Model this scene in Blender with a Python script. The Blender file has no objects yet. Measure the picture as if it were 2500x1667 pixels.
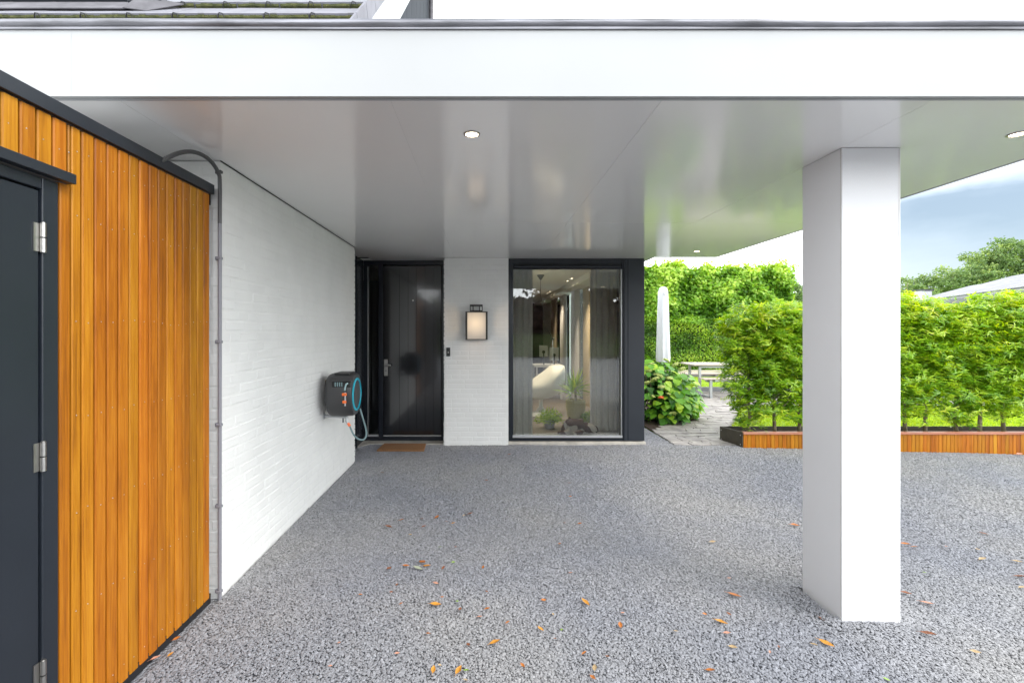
import bpy, bmesh, math, random
import numpy as np
from mathutils import Vector, Matrix, noise
R = math.radians
random.seed(7); rng = np.random.default_rng(11)
sc = bpy.context.scene
col = sc.collection

# ---------------------------------------------------------------- camera
CAM_Z = 1.5
cam_d = bpy.data.cameras.new('camera'); cam = bpy.data.objects.new('camera', cam_d); col.objects.link(cam)
cam.location = (0, 0, CAM_Z); cam.rotation_euler = (R(90), 0, 0)
cam_d.sensor_width = 36; cam_d.lens = 16.59
cam_d.shift_x = 0.0272; cam_d.shift_y = -0.0102
cam_d.clip_start = 0.05; cam_d.clip_end = 900
sc.camera = cam
# ---------------------------------------------------------------- world
SUN_EL, SUN_AZ = 45, 120          # azimuth measured from +Y towards +X (behind the camera, to the right)
w = bpy.data.worlds.new('World'); sc.world = w; w.use_nodes = True
nt = w.node_tree; nt.nodes.clear()
out = nt.nodes.new('ShaderNodeOutputWorld'); bg = nt.nodes.new('ShaderNodeBackground')
sky = nt.nodes.new('ShaderNodeTexSky'); sky.sky_type = 'NISHITA'; sky.sun_disc = False
sky.sun_elevation = R(SUN_EL); sky.sun_rotation = R(SUN_AZ); sky.air_density = 1.0; sky.dust_density = 1.0; sky.ozone_density = 1.5
geo = nt.nodes.new('ShaderNodeTexCoord')
mp = nt.nodes.new('ShaderNodeMapping'); mp.inputs['Scale'].default_value = (1, 1, 2.6); mp.inputs['Location'].default_value = (0.9, 0.35, 0.1)
nz = nt.nodes.new('ShaderNodeTexNoise'); nz.inputs['Scale'].default_value = 1.7; nz.inputs['Detail'].default_value = 7; nz.inputs['Roughness'].default_value = 0.55
# thin opening in the cloud deck low in the east and one in the west
sep = nt.nodes.new('ShaderNodeSeparateXYZ')
mixc = nt.nodes.new('ShaderNodeMixRGB'); mixc.inputs['Color2'].default_value = (19, 19.6, 20.2, 1)
nt.links.new(geo.outputs['Generated'], mp.inputs['Vector']); nt.links.new(mp.outputs[0], nz.inputs['Vector'])
nt.links.new(geo.outputs['Generated'], sep.inputs[0])
def wmath(op, a, b=None, clamp=False):
    n = nt.nodes.new('ShaderNodeMath'); n.operation = op; n.use_clamp = clamp
    for i, v in enumerate((a, b)):
        if v is None: continue
        if isinstance(v, (int, float)): n.inputs[i].default_value = v
        else: nt.links.new(v, n.inputs[i])
    return n.outputs[0]
# clouds cover everything but an opening towards (0.74, 0.66), low above the horizon
dotp = wmath('ADD', wmath('MULTIPLY', sep.outputs[0], 0.735), wmath('MULTIPLY', sep.outputs[1], 0.672))
openg = wmath('MULTIPLY', wmath('SUBTRACT', dotp, 0.942), 36.0, True)
lowg = wmath('SUBTRACT', 1.0, wmath('MULTIPLY', wmath('SUBTRACT', wmath('ADD', sep.outputs[2], wmath('MULTIPLY', nz.outputs['Fac'], 0.16)), 0.27), 6.5, True))
hole = wmath('MULTIPLY', openg, lowg)
thin = wmath('MULTIPLY', wmath('SUBTRACT', 1.12, wmath('MULTIPLY', nz.outputs['Fac'], 0.30)), wmath('ADD', wmath('MULTIPLY', sep.outputs[2], 0.7), 0.87, True))
# broken cloud added overhead, out of view, to dim the fascia; bright haze below
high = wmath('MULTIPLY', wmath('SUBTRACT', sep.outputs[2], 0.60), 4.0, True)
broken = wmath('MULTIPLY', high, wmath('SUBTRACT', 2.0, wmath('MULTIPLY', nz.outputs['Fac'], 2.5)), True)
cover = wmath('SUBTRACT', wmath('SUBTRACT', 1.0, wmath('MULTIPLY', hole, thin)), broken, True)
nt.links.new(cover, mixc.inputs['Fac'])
# a veil of thin cloud whitens the blue
veil = nt.nodes.new('ShaderNodeMixRGB'); veil.inputs['Fac'].default_value = 0.72; veil.inputs['Color2'].default_value = (1.9, 2.35, 2.75, 1)
nt.links.new(sky.outputs[0], veil.inputs['Color1']); nt.links.new(veil.outputs[0], mixc.inputs['Color1'])
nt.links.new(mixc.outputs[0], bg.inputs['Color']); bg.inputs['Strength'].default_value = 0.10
nt.links.new(bg.outputs[0], out.inputs[0])
# ---------------------------------------------------------------- sun
sd = bpy.data.lights.new('sun', 'SUN'); sun = bpy.data.objects.new('sun', sd); col.objects.link(sun)
sd.energy = 0.8; sd.angle = R(24); sd.color = (1.0, 0.95, 0.88)
az = R(SUN_AZ)
dirv = Vector((math.sin(az)*math.cos(R(SUN_EL)), math.cos(az)*math.cos(R(SUN_EL)), math.sin(R(SUN_EL))))
sun.rotation_euler = dirv.to_track_quat('Z', 'Y').to_euler()
# ---------------------------------------------------------------- exposure
sc.view_settings.view_transform = 'Standard'; sc.view_settings.look = 'None'
sc.view_settings.exposure = 1.28; sc.view_settings.gamma = 1; sc.view_settings.use_curve_mapping = False
sc.cycles.max_bounces = 10; sc.cycles.diffuse_bounces = 6; sc.cycles.glossy_bounces = 5
sc.cycles.transparent_max_bounces = 16; sc.cycles.transmission_bounces = 6
sc.cycles.caustics_reflective = False; sc.cycles.caustics_refractive = False
sc.cycles.sample_clamp_indirect = 6

# ================================================================ helpers
HX, HY, FP = 1112.0, 760.0, 1084.0
def P(x, y, Y): return Vector(((x-HX)*Y/FP, Y, CAM_Z-(y-HY)*Y/FP))     # sight line of the plan drawing met at distance Y
def PX(x, y, X):                                                     # the same, met at the plane X
    Y = X*FP/(x-HX); return Vector((X, Y, CAM_Z-(y-HY)*Y/FP))

def ground_z(x, y):
    t = min(max((y-4.0)/2.1, 0), 1)
    a = -0.019*min(max(x, 0), 3.2)
    b = -0.026*min(max(x-3.35, 0), 5)
    z = a*(1-t)+b*t
    if x > 3.2: z += -0.010*(min(x, 9)-3.2)*(1-t)
    return z

class MB:
    def __init__(s): s.v = []; s.f = []; s.sm = []
    def add(s, vs, fs, smooth=False):
        n = len(s.v); s.v += [tuple(v) for v in vs]
        s.f += [tuple(i+n for i in f) for f in fs]; s.sm += [smooth]*len(fs); return s
    def box(s, x0, x1, y0, y1, z0, z1, c=0):
        if x1 < x0: x0, x1 = x1, x0
        if y1 < y0: y0, y1 = y1, y0
        if z1 < z0: z0, z1 = z1, z0
        if c > 0:
            bm = bmesh.new(); bmesh.ops.create_cube(bm, size=1)
            for v in bm.verts: v.co = Vector(((x0+x1)/2+v.co.x*(x1-x0), (y0+y1)/2+v.co.y*(y1-y0), (z0+z1)/2+v.co.z*(z1-z0)))
            bmesh.ops.bevel(bm, geom=bm.edges[:], offset=c, segments=1, affect='EDGES')
            bm.verts.index_update()
            s.add([v.co[:] for v in bm.verts], [tuple(v.index for v in f.verts) for f in bm.faces]); bm.free(); return s
        vs = [(x0,y0,z0),(x1,y0,z0),(x1,y1,z0),(x0,y1,z0),(x0,y0,z1),(x1,y0,z1),(x1,y1,z1),(x0,y1,z1)]
        return s.add(vs, [(0,3,2,1),(4,5,6,7),(0,1,5,4),(1,2,6,5),(2,3,7,6),(3,0,4,7)])
    def obox(s, o, u, v, w_):
        o, u, v, w_ = map(Vector, (o, u, v, w_))
        vs = [o, o+u, o+u+v, o+v, o+w_, o+u+w_, o+u+v+w_, o+v+w_]
        return s.add(vs, [(0,3,2,1),(4,5,6,7),(0,1,5,4),(1,2,6,5),(2,3,7,6),(3,0,4,7)])
    def tube(s, pts, r, n=10, cap=True):
        pts = [Vector(p) for p in pts]; rs = r if isinstance(r, (list, tuple)) else [r]*len(pts)
        vs = []; fs = []; up = None
        for i, p in enumerate(pts):
            t = (pts[min(i+1, len(pts)-1)]-pts[max(i-1, 0)]).normalized()
            if up is None:
                up = t.orthogonal().normalized()
            else:
                up = (up-t*up.dot(t)).normalized()
            b = t.cross(up)
            for k in range(n):
                a = 2*math.pi*k/n; vs.append(p+(up*math.cos(a)+b*math.sin(a))*rs[i])
        for i in range(len(pts)-1):
            for k in range(n):
                fs.append((i*n+k, i*n+(k+1) % n, (i+1)*n+(k+1) % n, (i+1)*n+k))
        if cap:
            fs.append(tuple(range(n))[::-1]); fs.append(tuple((len(pts)-1)*n+k for k in range(n)))
        return s.add(vs, fs, True)
    def lathe(s, prof, c=(0,0,0), axis='Z', n=24):
        c = Vector(c); vs = []; fs = []
        for (r, h) in prof:
            for k in range(n):
                a = 2*math.pi*k/n; x, y = r*math.cos(a), r*math.sin(a)
                vs.append(c+(Vector((x, y, h)) if axis == 'Z' else Vector((h, x, y)) if axis == 'X' else Vector((x, h, y))))
        for i in range(len(prof)-1):
            for k in range(n): fs.append((i*n+k, i*n+(k+1) % n, (i+1)*n+(k+1) % n, (i+1)*n+k))
        fs.append(tuple(range(n))); fs.append(tuple((len(prof)-1)*n+k for k in range(n)))
        return s.add(vs, fs, True)
    def prism(s, poly, z0, z1):
        n = len(poly); vs = [(x, y, z0) for x, y in poly]+[(x, y, z1) for x, y in poly]
        fs = [tuple(range(n))[::-1], tuple(range(n, 2*n))]+[(i, (i+1) % n, n+(i+1) % n, n+i) for i in range(n)]
        return s.add(vs, fs)
    def mesh(s, name, m):
        me = bpy.data.meshes.new(name); me.from_pydata(s.v, [], s.f)
        me.polygons.foreach_set('use_smooth', s.sm); me.update()
        bm = bmesh.new(); bm.from_mesh(me); bmesh.ops.recalc_face_normals(bm, faces=bm.faces[:]); bm.to_mesh(me); bm.free()
        if m: me.materials.append(m)
        return me
    def build(s, name, m, parent=None, bevel=0, seg=2):
        o = bpy.data.objects.new(name, s.mesh(name, m)); col.objects.link(o)
        if parent: o.parent = parent; o.matrix_parent_inverse = world_of(parent).inverted()
        if bevel:
            b = o.modifiers.new('bevel', 'BEVEL'); b.width = bevel; b.segments = seg; b.limit_method = 'ANGLE'; b.angle_limit = R(35)
        if any(s.sm) and not all(s.sm) or any(s.sm):
            o.data.set_sharp_from_angle(angle=R(42))
        return o
def world_of(o):
    m = Matrix.LocRotScale(o.location, o.rotation_euler, o.scale)
    return m if o.parent is None else world_of(o.parent) @ o.matrix_parent_inverse @ m
def link(name, me, parent=None, loc=None):
    o = bpy.data.objects.new(name, me); col.objects.link(o)
    if parent: o.parent = parent; o.matrix_parent_inverse = world_of(parent).inverted()
    if loc is not None: o.location = loc
    return o
def tag(o, label=None, cat=None, group=None, kind=None):
    if label: o['label'] = label
    if cat: o['category'] = cat
    if group: o['group'] = group
    if kind: o['kind'] = kind
    return o
def thing(name, loc, label, cat, group=None, rz=0):
    o = bpy.data.objects.new(name, None); col.objects.link(o); o.location = loc; o.rotation_euler = (0, 0, rz)
    o.empty_display_size = 0.1
    return tag(o, label, cat, group)
def copy_tree(o, loc, label=None, rz=None, scale=None):
    def cp(a, par):
        c = a.copy(); col.objects.link(c)
        if par: c.parent = par
        for ch in list(a.children): cp(ch, c)
        return c
    c = cp(o, None); c.location = loc
    if rz is not None: c.rotation_euler.z = rz
    if scale: c.scale = scale
    if label: c['label'] = label
    return c

def spline(pts, n=8):
    pts = [Vector(p) for p in pts]; res = []
    for i in range(len(pts)-1):
        p0, p1, p2, p3 = pts[max(i-1, 0)], pts[i], pts[i+1], pts[min(i+2, len(pts)-1)]
        for k in range(n):
            t = k/n; res.append(0.5*((2*p1)+(-p0+p2)*t+(2*p0-5*p1+4*p2-p3)*t*t+(-p0+3*p1-3*p2+p3)*t**3))
    return res+[pts[-1]]
# ---------------------------------------------------------------- materials
def hexc(r, g, b):
    f = lambda c: ((c/255+0.055)/1.055)**2.4 if c > 10 else c/255/12.92
    return (f(r), f(g), f(b), 1)
def mat(name, c, rough=0.6, var=0.0, vscale=3.0, bump=0.0, bscale=60.0, metal=0.0, coat=0.0, stretch=(1, 1, 1), spec=0.5, c2=None, rnd=0.0, bdist=0.01, hue=0.0):
    m = bpy.data.materials.new(name); m.use_nodes = True; n = m.node_tree.nodes; l = m.node_tree.links
    b = n['Principled BSDF']; b.inputs['Roughness'].default_value = rough; b.inputs['Metallic'].default_value = metal
    b.inputs['Specular IOR Level'].default_value = spec; b.inputs['Coat Weight'].default_value = coat; b.inputs['Coat Roughness'].default_value = 0.05
    c = tuple(c[:3])+(1,)
    b.inputs['Base Color'].default_value = c
    g = n.new('ShaderNodeNewGeometry'); mp_ = n.new('ShaderNodeMapping'); mp_.inputs['Scale'].default_value = stretch
    l.new(g.outputs['Position'], mp_.inputs['Vector'])
    src = None
    if var > 0 or c2:
        t = n.new('ShaderNodeTexNoise'); t.inputs['Scale'].default_value = vscale; t.inputs['Detail'].default_value = 6
        l.new(mp_.outputs[0], t.inputs['Vector'])
        r_ = n.new('ShaderNodeValToRGB'); r_.color_ramp.elements[0].position = 0.3; r_.color_ramp.elements[1].position = 0.7
        a = c2 or tuple(x*(1-var) for x in c[:3]); bcol = c if c2 else tuple(min(x*(1+var), 1) for x in c[:3])
        r_.color_ramp.elements[0].color = tuple(a[:3])+(1,); r_.color_ramp.elements[1].color = tuple(bcol[:3])+(1,)
        l.new(t.outputs['Fac'], r_.inputs['Fac']); src = r_.outputs['Color']
    if rnd > 0 or hue > 0:
        oi = n.new('ShaderNodeObjectInfo'); h = n.new('ShaderNodeHueSaturation')
        if src: l.new(src, h.inputs['Color'])
        else: h.inputs['Color'].default_value = c
        mr = n.new('ShaderNodeMapRange'); mr.inputs['To Min'].default_value = 1-rnd; mr.inputs['To Max'].default_value = 1+rnd
        l.new(oi.outputs['Random'], mr.inputs['Value']); l.new(mr.outputs[0], h.inputs['Value'])
        if hue > 0:
            m2 = n.new('ShaderNodeMath'); m2.operation = 'MULTIPLY'; m2.inputs[1].default_value = 7.31
            m3 = n.new('ShaderNodeMath'); m3.operation = 'FRACT'; l.new(oi.outputs['Random'], m2.inputs[0]); l.new(m2.outputs[0], m3.inputs[0])
            mh = n.new('ShaderNodeMapRange'); mh.inputs['To Min'].default_value = 0.5-hue; mh.inputs['To Max'].default_value = 0.5+hue
            l.new(m3.outputs[0], mh.inputs['Value']); l.new(mh.outputs[0], h.inputs['Hue'])
        src = h.outputs['Color']
    if src: l.new(src, b.inputs['Base Color'])
    if bump > 0:
        t = n.new('ShaderNodeTexNoise'); t.inputs['Scale'].default_value = bscale; t.inputs['Detail'].default_value = 4
        l.new(mp_.outputs[0], t.inputs['Vector']); bp = n.new('ShaderNodeBump'); bp.inputs['Strength'].default_value = bump; bp.inputs['Distance'].default_value = bdist
        l.new(t.outputs['Fac'], bp.inputs['Height']); l.new(bp.outputs[0], b.inputs['Normal'])
    return m
def wood_mat(name, dark, mid, light, rough=0.38, hue=0.012, rnd=0.16, axis='Z'):
    m = bpy.data.materials.new(name); m.use_nodes = True; n = m.node_tree.nodes; l = m.node_tree.links; b = n['Principled BSDF']
    g = n.new('ShaderNodeNewGeometry'); oi = n.new('ShaderNodeObjectInfo')
    off = n.new('ShaderNodeVectorMath'); off.operation = 'ADD'
    cmb = n.new('ShaderNodeCombineXYZ'); mm = n.new('ShaderNodeMath'); mm.operation = 'MULTIPLY'; mm.inputs[1].default_value = 37.0
    l.new(oi.outputs['Random'], mm.inputs[0]); 
    for i in range(3): l.new(mm.outputs[0], cmb.inputs[i])
    l.new(g.outputs['Position'], off.inputs[0]); l.new(cmb.outputs[0], off.inputs[1])
    def ns(scale, st, detail=5, rough_=0.6):
        mp_ = n.new('ShaderNodeMapping'); mp_.inputs['Scale'].default_value = st; l.new(off.outputs[0], mp_.inputs['Vector'])
        t = n.new('ShaderNodeTexNoise'); t.inputs['Scale'].default_value = scale; t.inputs['Detail'].default_value = detail; t.inputs['Roughness'].default_value = rough_
        l.new(mp_.outputs[0], t.inputs['Vector']); return t.outputs['Fac']
    st = {'Z': (1, 1, 0.035), 'X': (0.035, 1, 1)}[axis]
    fine = ns(150, st); broad = ns(26, st, 3); blot = ns(3.0, (1, 1, 0.5), 3)
    a1 = n.new('ShaderNodeMath'); a1.operation = 'MULTIPLY'; a1.inputs[1].default_value = 0.42; l.new(fine, a1.inputs[0])
    a2 = n.new('ShaderNodeMath'); a2.operation = 'MULTIPLY_ADD'; a2.inputs[1].default_value = 0.45; l.new(broad, a2.inputs[0]); l.new(a1.outputs[0], a2.inputs[2])
    a3 = n.new('ShaderNodeMath'); a3.operation = 'MULTIPLY_ADD'; a3.inputs[1].default_value = 0.28; l.new(blot, a3.inputs[0]); l.new(a2.outputs[0], a3.inputs[2])
    r_ = n.new('ShaderNodeValToRGB'); e = r_.color_ramp.elements; e[0].position = 0.44; e[0].color = dark+(1,); e[1].position = 0.70; e[1].color = light+(1,)
    k = e.new(0.56); k.color = mid+(1,); l.new(a3.outputs[0], r_.inputs['Fac'])
    h = n.new('ShaderNodeHueSaturation'); l.new(r_.outputs['Color'], h.inputs['Color'])
    mr = n.new('ShaderNodeMapRange'); mr.inputs['To Min'].default_value = 1-rnd; mr.inputs['To Max'].default_value = 1+rnd; l.new(oi.outputs['Random'], mr.inputs['Value']); l.new(mr.outputs[0], h.inputs['Value'])
    m2 = n.new('ShaderNodeMath'); m2.operation = 'MULTIPLY'; m2.inputs[1].default_value = 7.31
    m3 = n.new('ShaderNodeMath'); m3.operation = 'FRACT'; l.new(oi.outputs['Random'], m2.inputs[0]); l.new(m2.outputs[0], m3.inputs[0])
    mh = n.new('ShaderNodeMapRange'); mh.inputs['To Min'].default_value = 0.5-hue; mh.inputs['To Max'].default_value = 0.5+hue
    l.new(m3.outputs[0], mh.inputs['Value']); l.new(mh.outputs[0], h.inputs['Hue']); l.new(h.outputs[0], b.inputs['Base Color'])
    bp = n.new('ShaderNodeBump'); bp.inputs['Strength'].default_value = 0.25; bp.inputs['Distance'].default_value = 0.002; l.new(fine, bp.inputs['Height']); l.new(bp.outputs[0], b.inputs['Normal'])
    b.inputs['Roughness'].default_value = rough; b.inputs['Specular IOR Level'].default_value = 0.25
    return m
def emit_mat(name, c, s):
    m = bpy.data.materials.new(name); m.use_nodes = True; b = m.node_tree.nodes['Principled BSDF']
    b.inputs['Base Color'].default_value = (0.8, 0.8, 0.8, 1); b.inputs['Emission Color'].default_value = tuple(c)+(1,); b.inputs['Emission Strength'].default_value = s
    return m
def glass_mat(name, ior=1.9, tint=(0.92, 0.94, 0.93), bump=0.0, rough=0.0):
    m = bpy.data.materials.new(name); m.use_nodes = True; n = m.node_tree.nodes; l = m.node_tree.links; n.clear()
    o = n.new('ShaderNodeOutputMaterial'); mx = n.new('ShaderNodeMixShader'); tr = n.new('ShaderNodeBsdfTransparent'); gl = n.new('ShaderNodeBsdfGlossy'); fr = n.new('ShaderNodeFresnel')
    tr.inputs['Color'].default_value = tint+(1,); gl.inputs['Roughness'].default_value = rough; fr.inputs['IOR'].default_value = ior
    l.new(fr.outputs[0], mx.inputs[0]); l.new(tr.outputs[0], mx.inputs[1]); l.new(gl.outputs[0], mx.inputs[2]); l.new(mx.outputs[0], o.inputs[0])
    return m
def leaf_mat(name, stops, transl=0.35, rough=0.45, objrnd=0.0):
    m = bpy.data.materials.new(name); m.use_nodes = True; n = m.node_tree.nodes; l = m.node_tree.links
    b = n['Principled BSDF']; b.inputs['Roughness'].default_value = rough; b.inputs['Specular IOR Level'].default_value = 0.4
    if objrnd: 
        at = n.new('ShaderNodeObjectInfo'); fac = at.outputs['Random']
    else:
        at = n.new('ShaderNodeAttribute'); at.attribute_name = 'tone'; fac = at.outputs['Fac']
    r_ = n.new('ShaderNodeValToRGB'); e = r_.color_ramp.elements
    e[0].position = stops[0][0]; e[0].color = stops[0][1]+(1,); e[1].position = stops[-1][0]; e[1].color = stops[-1][1]+(1,)
    for p_, c_ in stops[1:-1]:
        k = e.new(p_); k.color = c_+(1,)
    l.new(fac, r_.inputs['Fac']); l.new(r_.outputs['Color'], b.inputs['Base Color'])
    tr = n.new('ShaderNodeBsdfTranslucent'); mx = n.new('ShaderNodeMixShader'); mx.inputs[0].default_value = transl
    h = n.new('ShaderNodeHueSaturation'); h.inputs['Hue'].default_value = 0.48; h.inputs['Saturation'].default_value = 1.15; h.inputs['Value'].default_value = 1.5
    l.new(r_.outputs['Color'], h.inputs['Color']); l.new(h.outputs[0], tr.inputs['Color'])
    l.new(b.outputs[0], mx.inputs[1]); l.new(tr.outputs[0], mx.inputs[2]); l.new(mx.outputs[0], n['Material Output'].inputs[0])
    return m

M = {}
M['paint_brick'] = mat('painted_brick', (0.78, 0.78, 0.76), 0.55, var=0.03, vscale=4, bump=0.3, bscale=70, bdist=0.004, rnd=0.02)
M['white_panel'] = mat('white_panel', (0.37, 0.377, 0.38), 0.55, var=0.035, vscale=1.5, bump=0.03, bscale=5)
M['pillar'] = mat('pillar_paint', (0.71, 0.71, 0.72), 0.42, var=0.015, vscale=3, bump=0.02, bscale=8)
M['soffit'] = mat('gloss_soffit', (0.87, 0.865, 0.855), 0.13, var=0.015, vscale=1.5, bump=0.04, bscale=1.6, bdist=0.02, spec=0.85)
M['dark_gap'] = mat('joint_shadow', (0.03, 0.03, 0.03), 0.9)  # near-black colour put in for the shade inside gaps and joints
M['dark_gap'].name = 'joint_shade'
M['zinc'] = mat('weathered_zinc', (0.30, 0.30, 0.33), 0.45, c2=(0.12, 0.12, 0.13), vscale=14, bump=0.1, bscale=40, metal=0.6, stretch=(0.3, 1, 3))
M['anthracite'] = mat('anthracite_paint', (0.015, 0.019, 0.026), 0.30, var=0.15, vscale=2, bump=0.12, bscale=90, bdist=0.002)
M['anthracite_flat'] = mat('anthracite_trim', (0.017, 0.021, 0.028), 0.38, var=0.12, vscale=3, bump=0.05, bscale=30)
M['door_gloss'] = mat('black_gloss_paint', (0.010, 0.011, 0.014), 0.14, bump=0.10, bscale=7, bdist=0.004, coat=0.6, spec=0.7)
M['frame_black'] = mat('black_frame_paint', (0.012, 0.015, 0.021), 0.25, bump=0.03, bscale=20)
M['steel'] = mat('brushed_steel', (0.45, 0.44, 0.42), 0.34, metal=1.0, bump=0.05, bscale=80)
M['alu'] = mat('aluminium', (0.7, 0.71, 0.72), 0.35, metal=0.8)
M['galv'] = mat('grey_steel', (0.45, 0.46, 0.48), 0.45, metal=0.5, var=0.1)
M['concrete'] = mat('pale_concrete', (0.46, 0.43, 0.38), 0.85, var=0.2, vscale=8, bump=0.3, bscale=40)
M['cedar'] = wood_mat('oiled_cedar', (0.22, 0.070, 0.006), (0.35, 0.120, 0.007), (0.45, 0.180, 0.014), hue=0.009, rnd=0.13)
M['cedar_cap'] = wood_mat('cedar_capping', (0.30, 0.12, 0.06), (0.42, 0.19, 0.11), (0.5, 0.27, 0.17), axis='X', rnd=0.05)
M['bench_wood'] = wood_mat('weathered_slat', (0.36, 0.30, 0.25), (0.5, 0.43, 0.37), (0.62, 0.55, 0.48), axis='X', rnd=0.08, hue=0.004, rough=0.7)
M['tile'] = mat('slate_grey_tile', (0.20, 0.20, 0.225), 0.8, var=0.12, vscale=6, bump=0.25, bscale=60, rnd=0.08, spec=0.2)
M['moss'] = mat('moss', (0.115, 0.12, 0.04), 0.95, c2=(0.045, 0.055, 0.018), vscale=30, bump=1.0, bscale=120)
M['gable'] = mat('gable_cladding', (0.035, 0.04, 0.05), 0.8, var=0.1, spec=0.1)
M['lead'] = mat('lead_flashing', (0.12, 0.115, 0.125), 0.7, var=0.25, vscale=9, bump=0.4, bscale=14, metal=0.3)
M['black_plastic'] = mat('black_plastic', (0.012, 0.012, 0.013), 0.4)
M['reel'] = mat('dark_grey_plastic', (0.040, 0.040, 0.042), 0.42, bump=0.1, bscale=200, bdist=0.001)
M['turquoise'] = mat('turquoise_plastic', (0.01, 0.42, 0.56), 0.35)
M['orange'] = mat('orange_plastic', (0.85, 0.16, 0.03), 0.4)
M['hose'] = mat('grey_green_hose', (0.16, 0.24, 0.25), 0.5)
M['hose_light'] = mat('light_hose', (0.35, 0.5, 0.52), 0.5)
M['conduit'] = mat('grey_pvc', (0.20, 0.20, 0.225), 0.45)
M['conduit_dark'] = mat('dark_conduit', (0.075, 0.075, 0.078), 0.45)
M['coir'] = mat('coir_mat', (0.38, 0.19, 0.08), 0.95, c2=(0.21, 0.10, 0.04), vscale=120, bump=1.0, bscale=300)
M['lamp_metal'] = mat('bronze_black', (0.018, 0.014, 0.011), 0.4)
M['glass'] = glass_mat('window_glass', 1.95)
M['glass_thin'] = glass_mat('side_glass', 1.5)
M['soil'] = mat('dark_soil', (0.035, 0.022, 0.016), 0.95, c2=(0.10, 0.065, 0.05), vscale=60, bump=1.0, bscale=90, bdist=0.02)
M['corten'] = mat('olive_steel', (0.055, 0.048, 0.032), 0.5, var=0.2, vscale=12)
M['roof_membrane'] = mat('pale_bounce_membrane', (.42, .42, .42), .8, var=.1)  # pale colour made up so the unseen garage roof bounces light to the soffit
M['plaster'] = mat('interior_plaster', (0.72, 0.72, 0.68), 0.8)
M['beige'] = mat('beige_wall', (0.50, 0.42, 0.28), 0.8, var=0.1)
M['floor_in'] = mat('interior_floor', (0.20, 0.18, 0.16), 0.45, var=0.1)
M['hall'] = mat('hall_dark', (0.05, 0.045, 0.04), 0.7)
M['parasol'] = mat('parasol_cloth', (0.56, 0.575, 0.61), 0.8, var=0.03, vscale=3, bump=0.2, bscale=8)
M['stone'] = mat('flagstone', (0.43, 0.395, 0.36), 0.8, c2=(0.24, 0.22, 0.21), vscale=7, bump=0.5, bscale=25, rnd=0.16, hue=0.01)
M['kerb'] = mat('grey_kerb', (0.30, 0.31, 0.33), 0.8, var=0.1)
M['roof_white'] = mat('pale_roof_tile', (0.25, 0.25, 0.27), 0.8, var=0.2, vscale=3, spec=0.1)
M['bark'] = mat('bark', (0.16, 0.13, 0.08), 0.9, c2=(0.30, 0.27, 0.17), vscale=20, bump=0.8, bscale=50)
M['screen'] = mat('screen_back', (0.62, 0.64, 0.64), 0.4)
M['chair_shell'] = mat('cream_shell', (0.60, 0.60, 0.53), 0.6, var=0.03)

# ================================================================ ground
def gravel_material(name, base, variation=True):
    m = bpy.data.materials.new(name); m.use_nodes = True; n = m.node_tree.nodes; l = m.node_tree.links; b = n['Principled BSDF']
    b.inputs['Roughness'].default_value = 0.75; b.inputs['Specular IOR Level'].default_value = 0.3
    g = n.new('ShaderNodeNewGeometry')
    # worn, dusty areas
    t = n.new('ShaderNodeTexNoise'); t.inputs['Scale'].default_value = 0.75; t.inputs['Detail'].default_value = 5; l.new(g.outputs['Position'], t.inputs['Vector'])
    r_ = n.new('ShaderNodeValToRGB'); e = r_.color_ramp.elements
    e[0].position = 0.38; e[0].color = (base[0]*0.93, base[1]*0.94, base[2]*0.975, 1); e[1].position = 0.64; e[1].color = (base[0]*1.12, base[1]*1.09, base[2]*1.03, 1)
    l.new(t.outputs['Fac'], r_.inputs['Fac'])
    h = n.new('ShaderNodeHueSaturation'); l.new(r_.outputs[0], h.inputs['Color'])
    mr = n.new('ShaderNodeMapRange'); mr.inputs['To Min'].default_value = 0.84; mr.inputs['To Max'].default_value = 1.17
    if variation:
        oi = n.new('ShaderNodeObjectInfo'); l.new(oi.outputs['Random'], mr.inputs['Value'])
    else:
        vo = n.new('ShaderNodeTexVoronoi'); vo.inputs['Scale'].default_value = 75; l.new(g.outputs['Position'], vo.inputs['Vector'])
        s_ = n.new('ShaderNodeSeparateColor'); l.new(vo.outputs['Color'], s_.inputs[0]); l.new(s_.outputs[0], mr.inputs['Value'])
        bp = n.new('ShaderNodeBump'); bp.inputs['Strength'].default_value = 1.0; bp.inputs['Distance'].default_value = 0.012; bp.invert = True
        l.new(vo.outputs['Distance'], bp.inputs['Height']); l.new(bp.outputs[0], b.inputs['Normal'])
    l.new(mr.outputs[0], h.inputs['Value']); l.new(h.outputs[0], b.inputs['Base Color'])
    return m
GB = (0.262, 0.266, 0.282)
M['gravel_stone'] = gravel_material('gravel_chip', GB, True)
M['gravel_bed'] = gravel_material('gravel_bed', tuple(c*0.95 for c in GB), False)
M['lawn_base'] = mat('lawn_soil', (0.20, 0.33, 0.02), 0.9, c2=(0.30, 0.44, 0.03), vscale=3, bump=0.6, bscale=60)
M['field'] = mat('distant_ground', (0.10, 0.15, 0.035), 0.9, var=0.2, vscale=0.2)

g = MB(); g.add([(-300,-300,-0.25),(300,-300,-0.25),(300,300,-0.25),(-300,300,-0.25)], [(0,1,2,3)])
tag(g.build('ground', M['field']), kind='structure')
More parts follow.
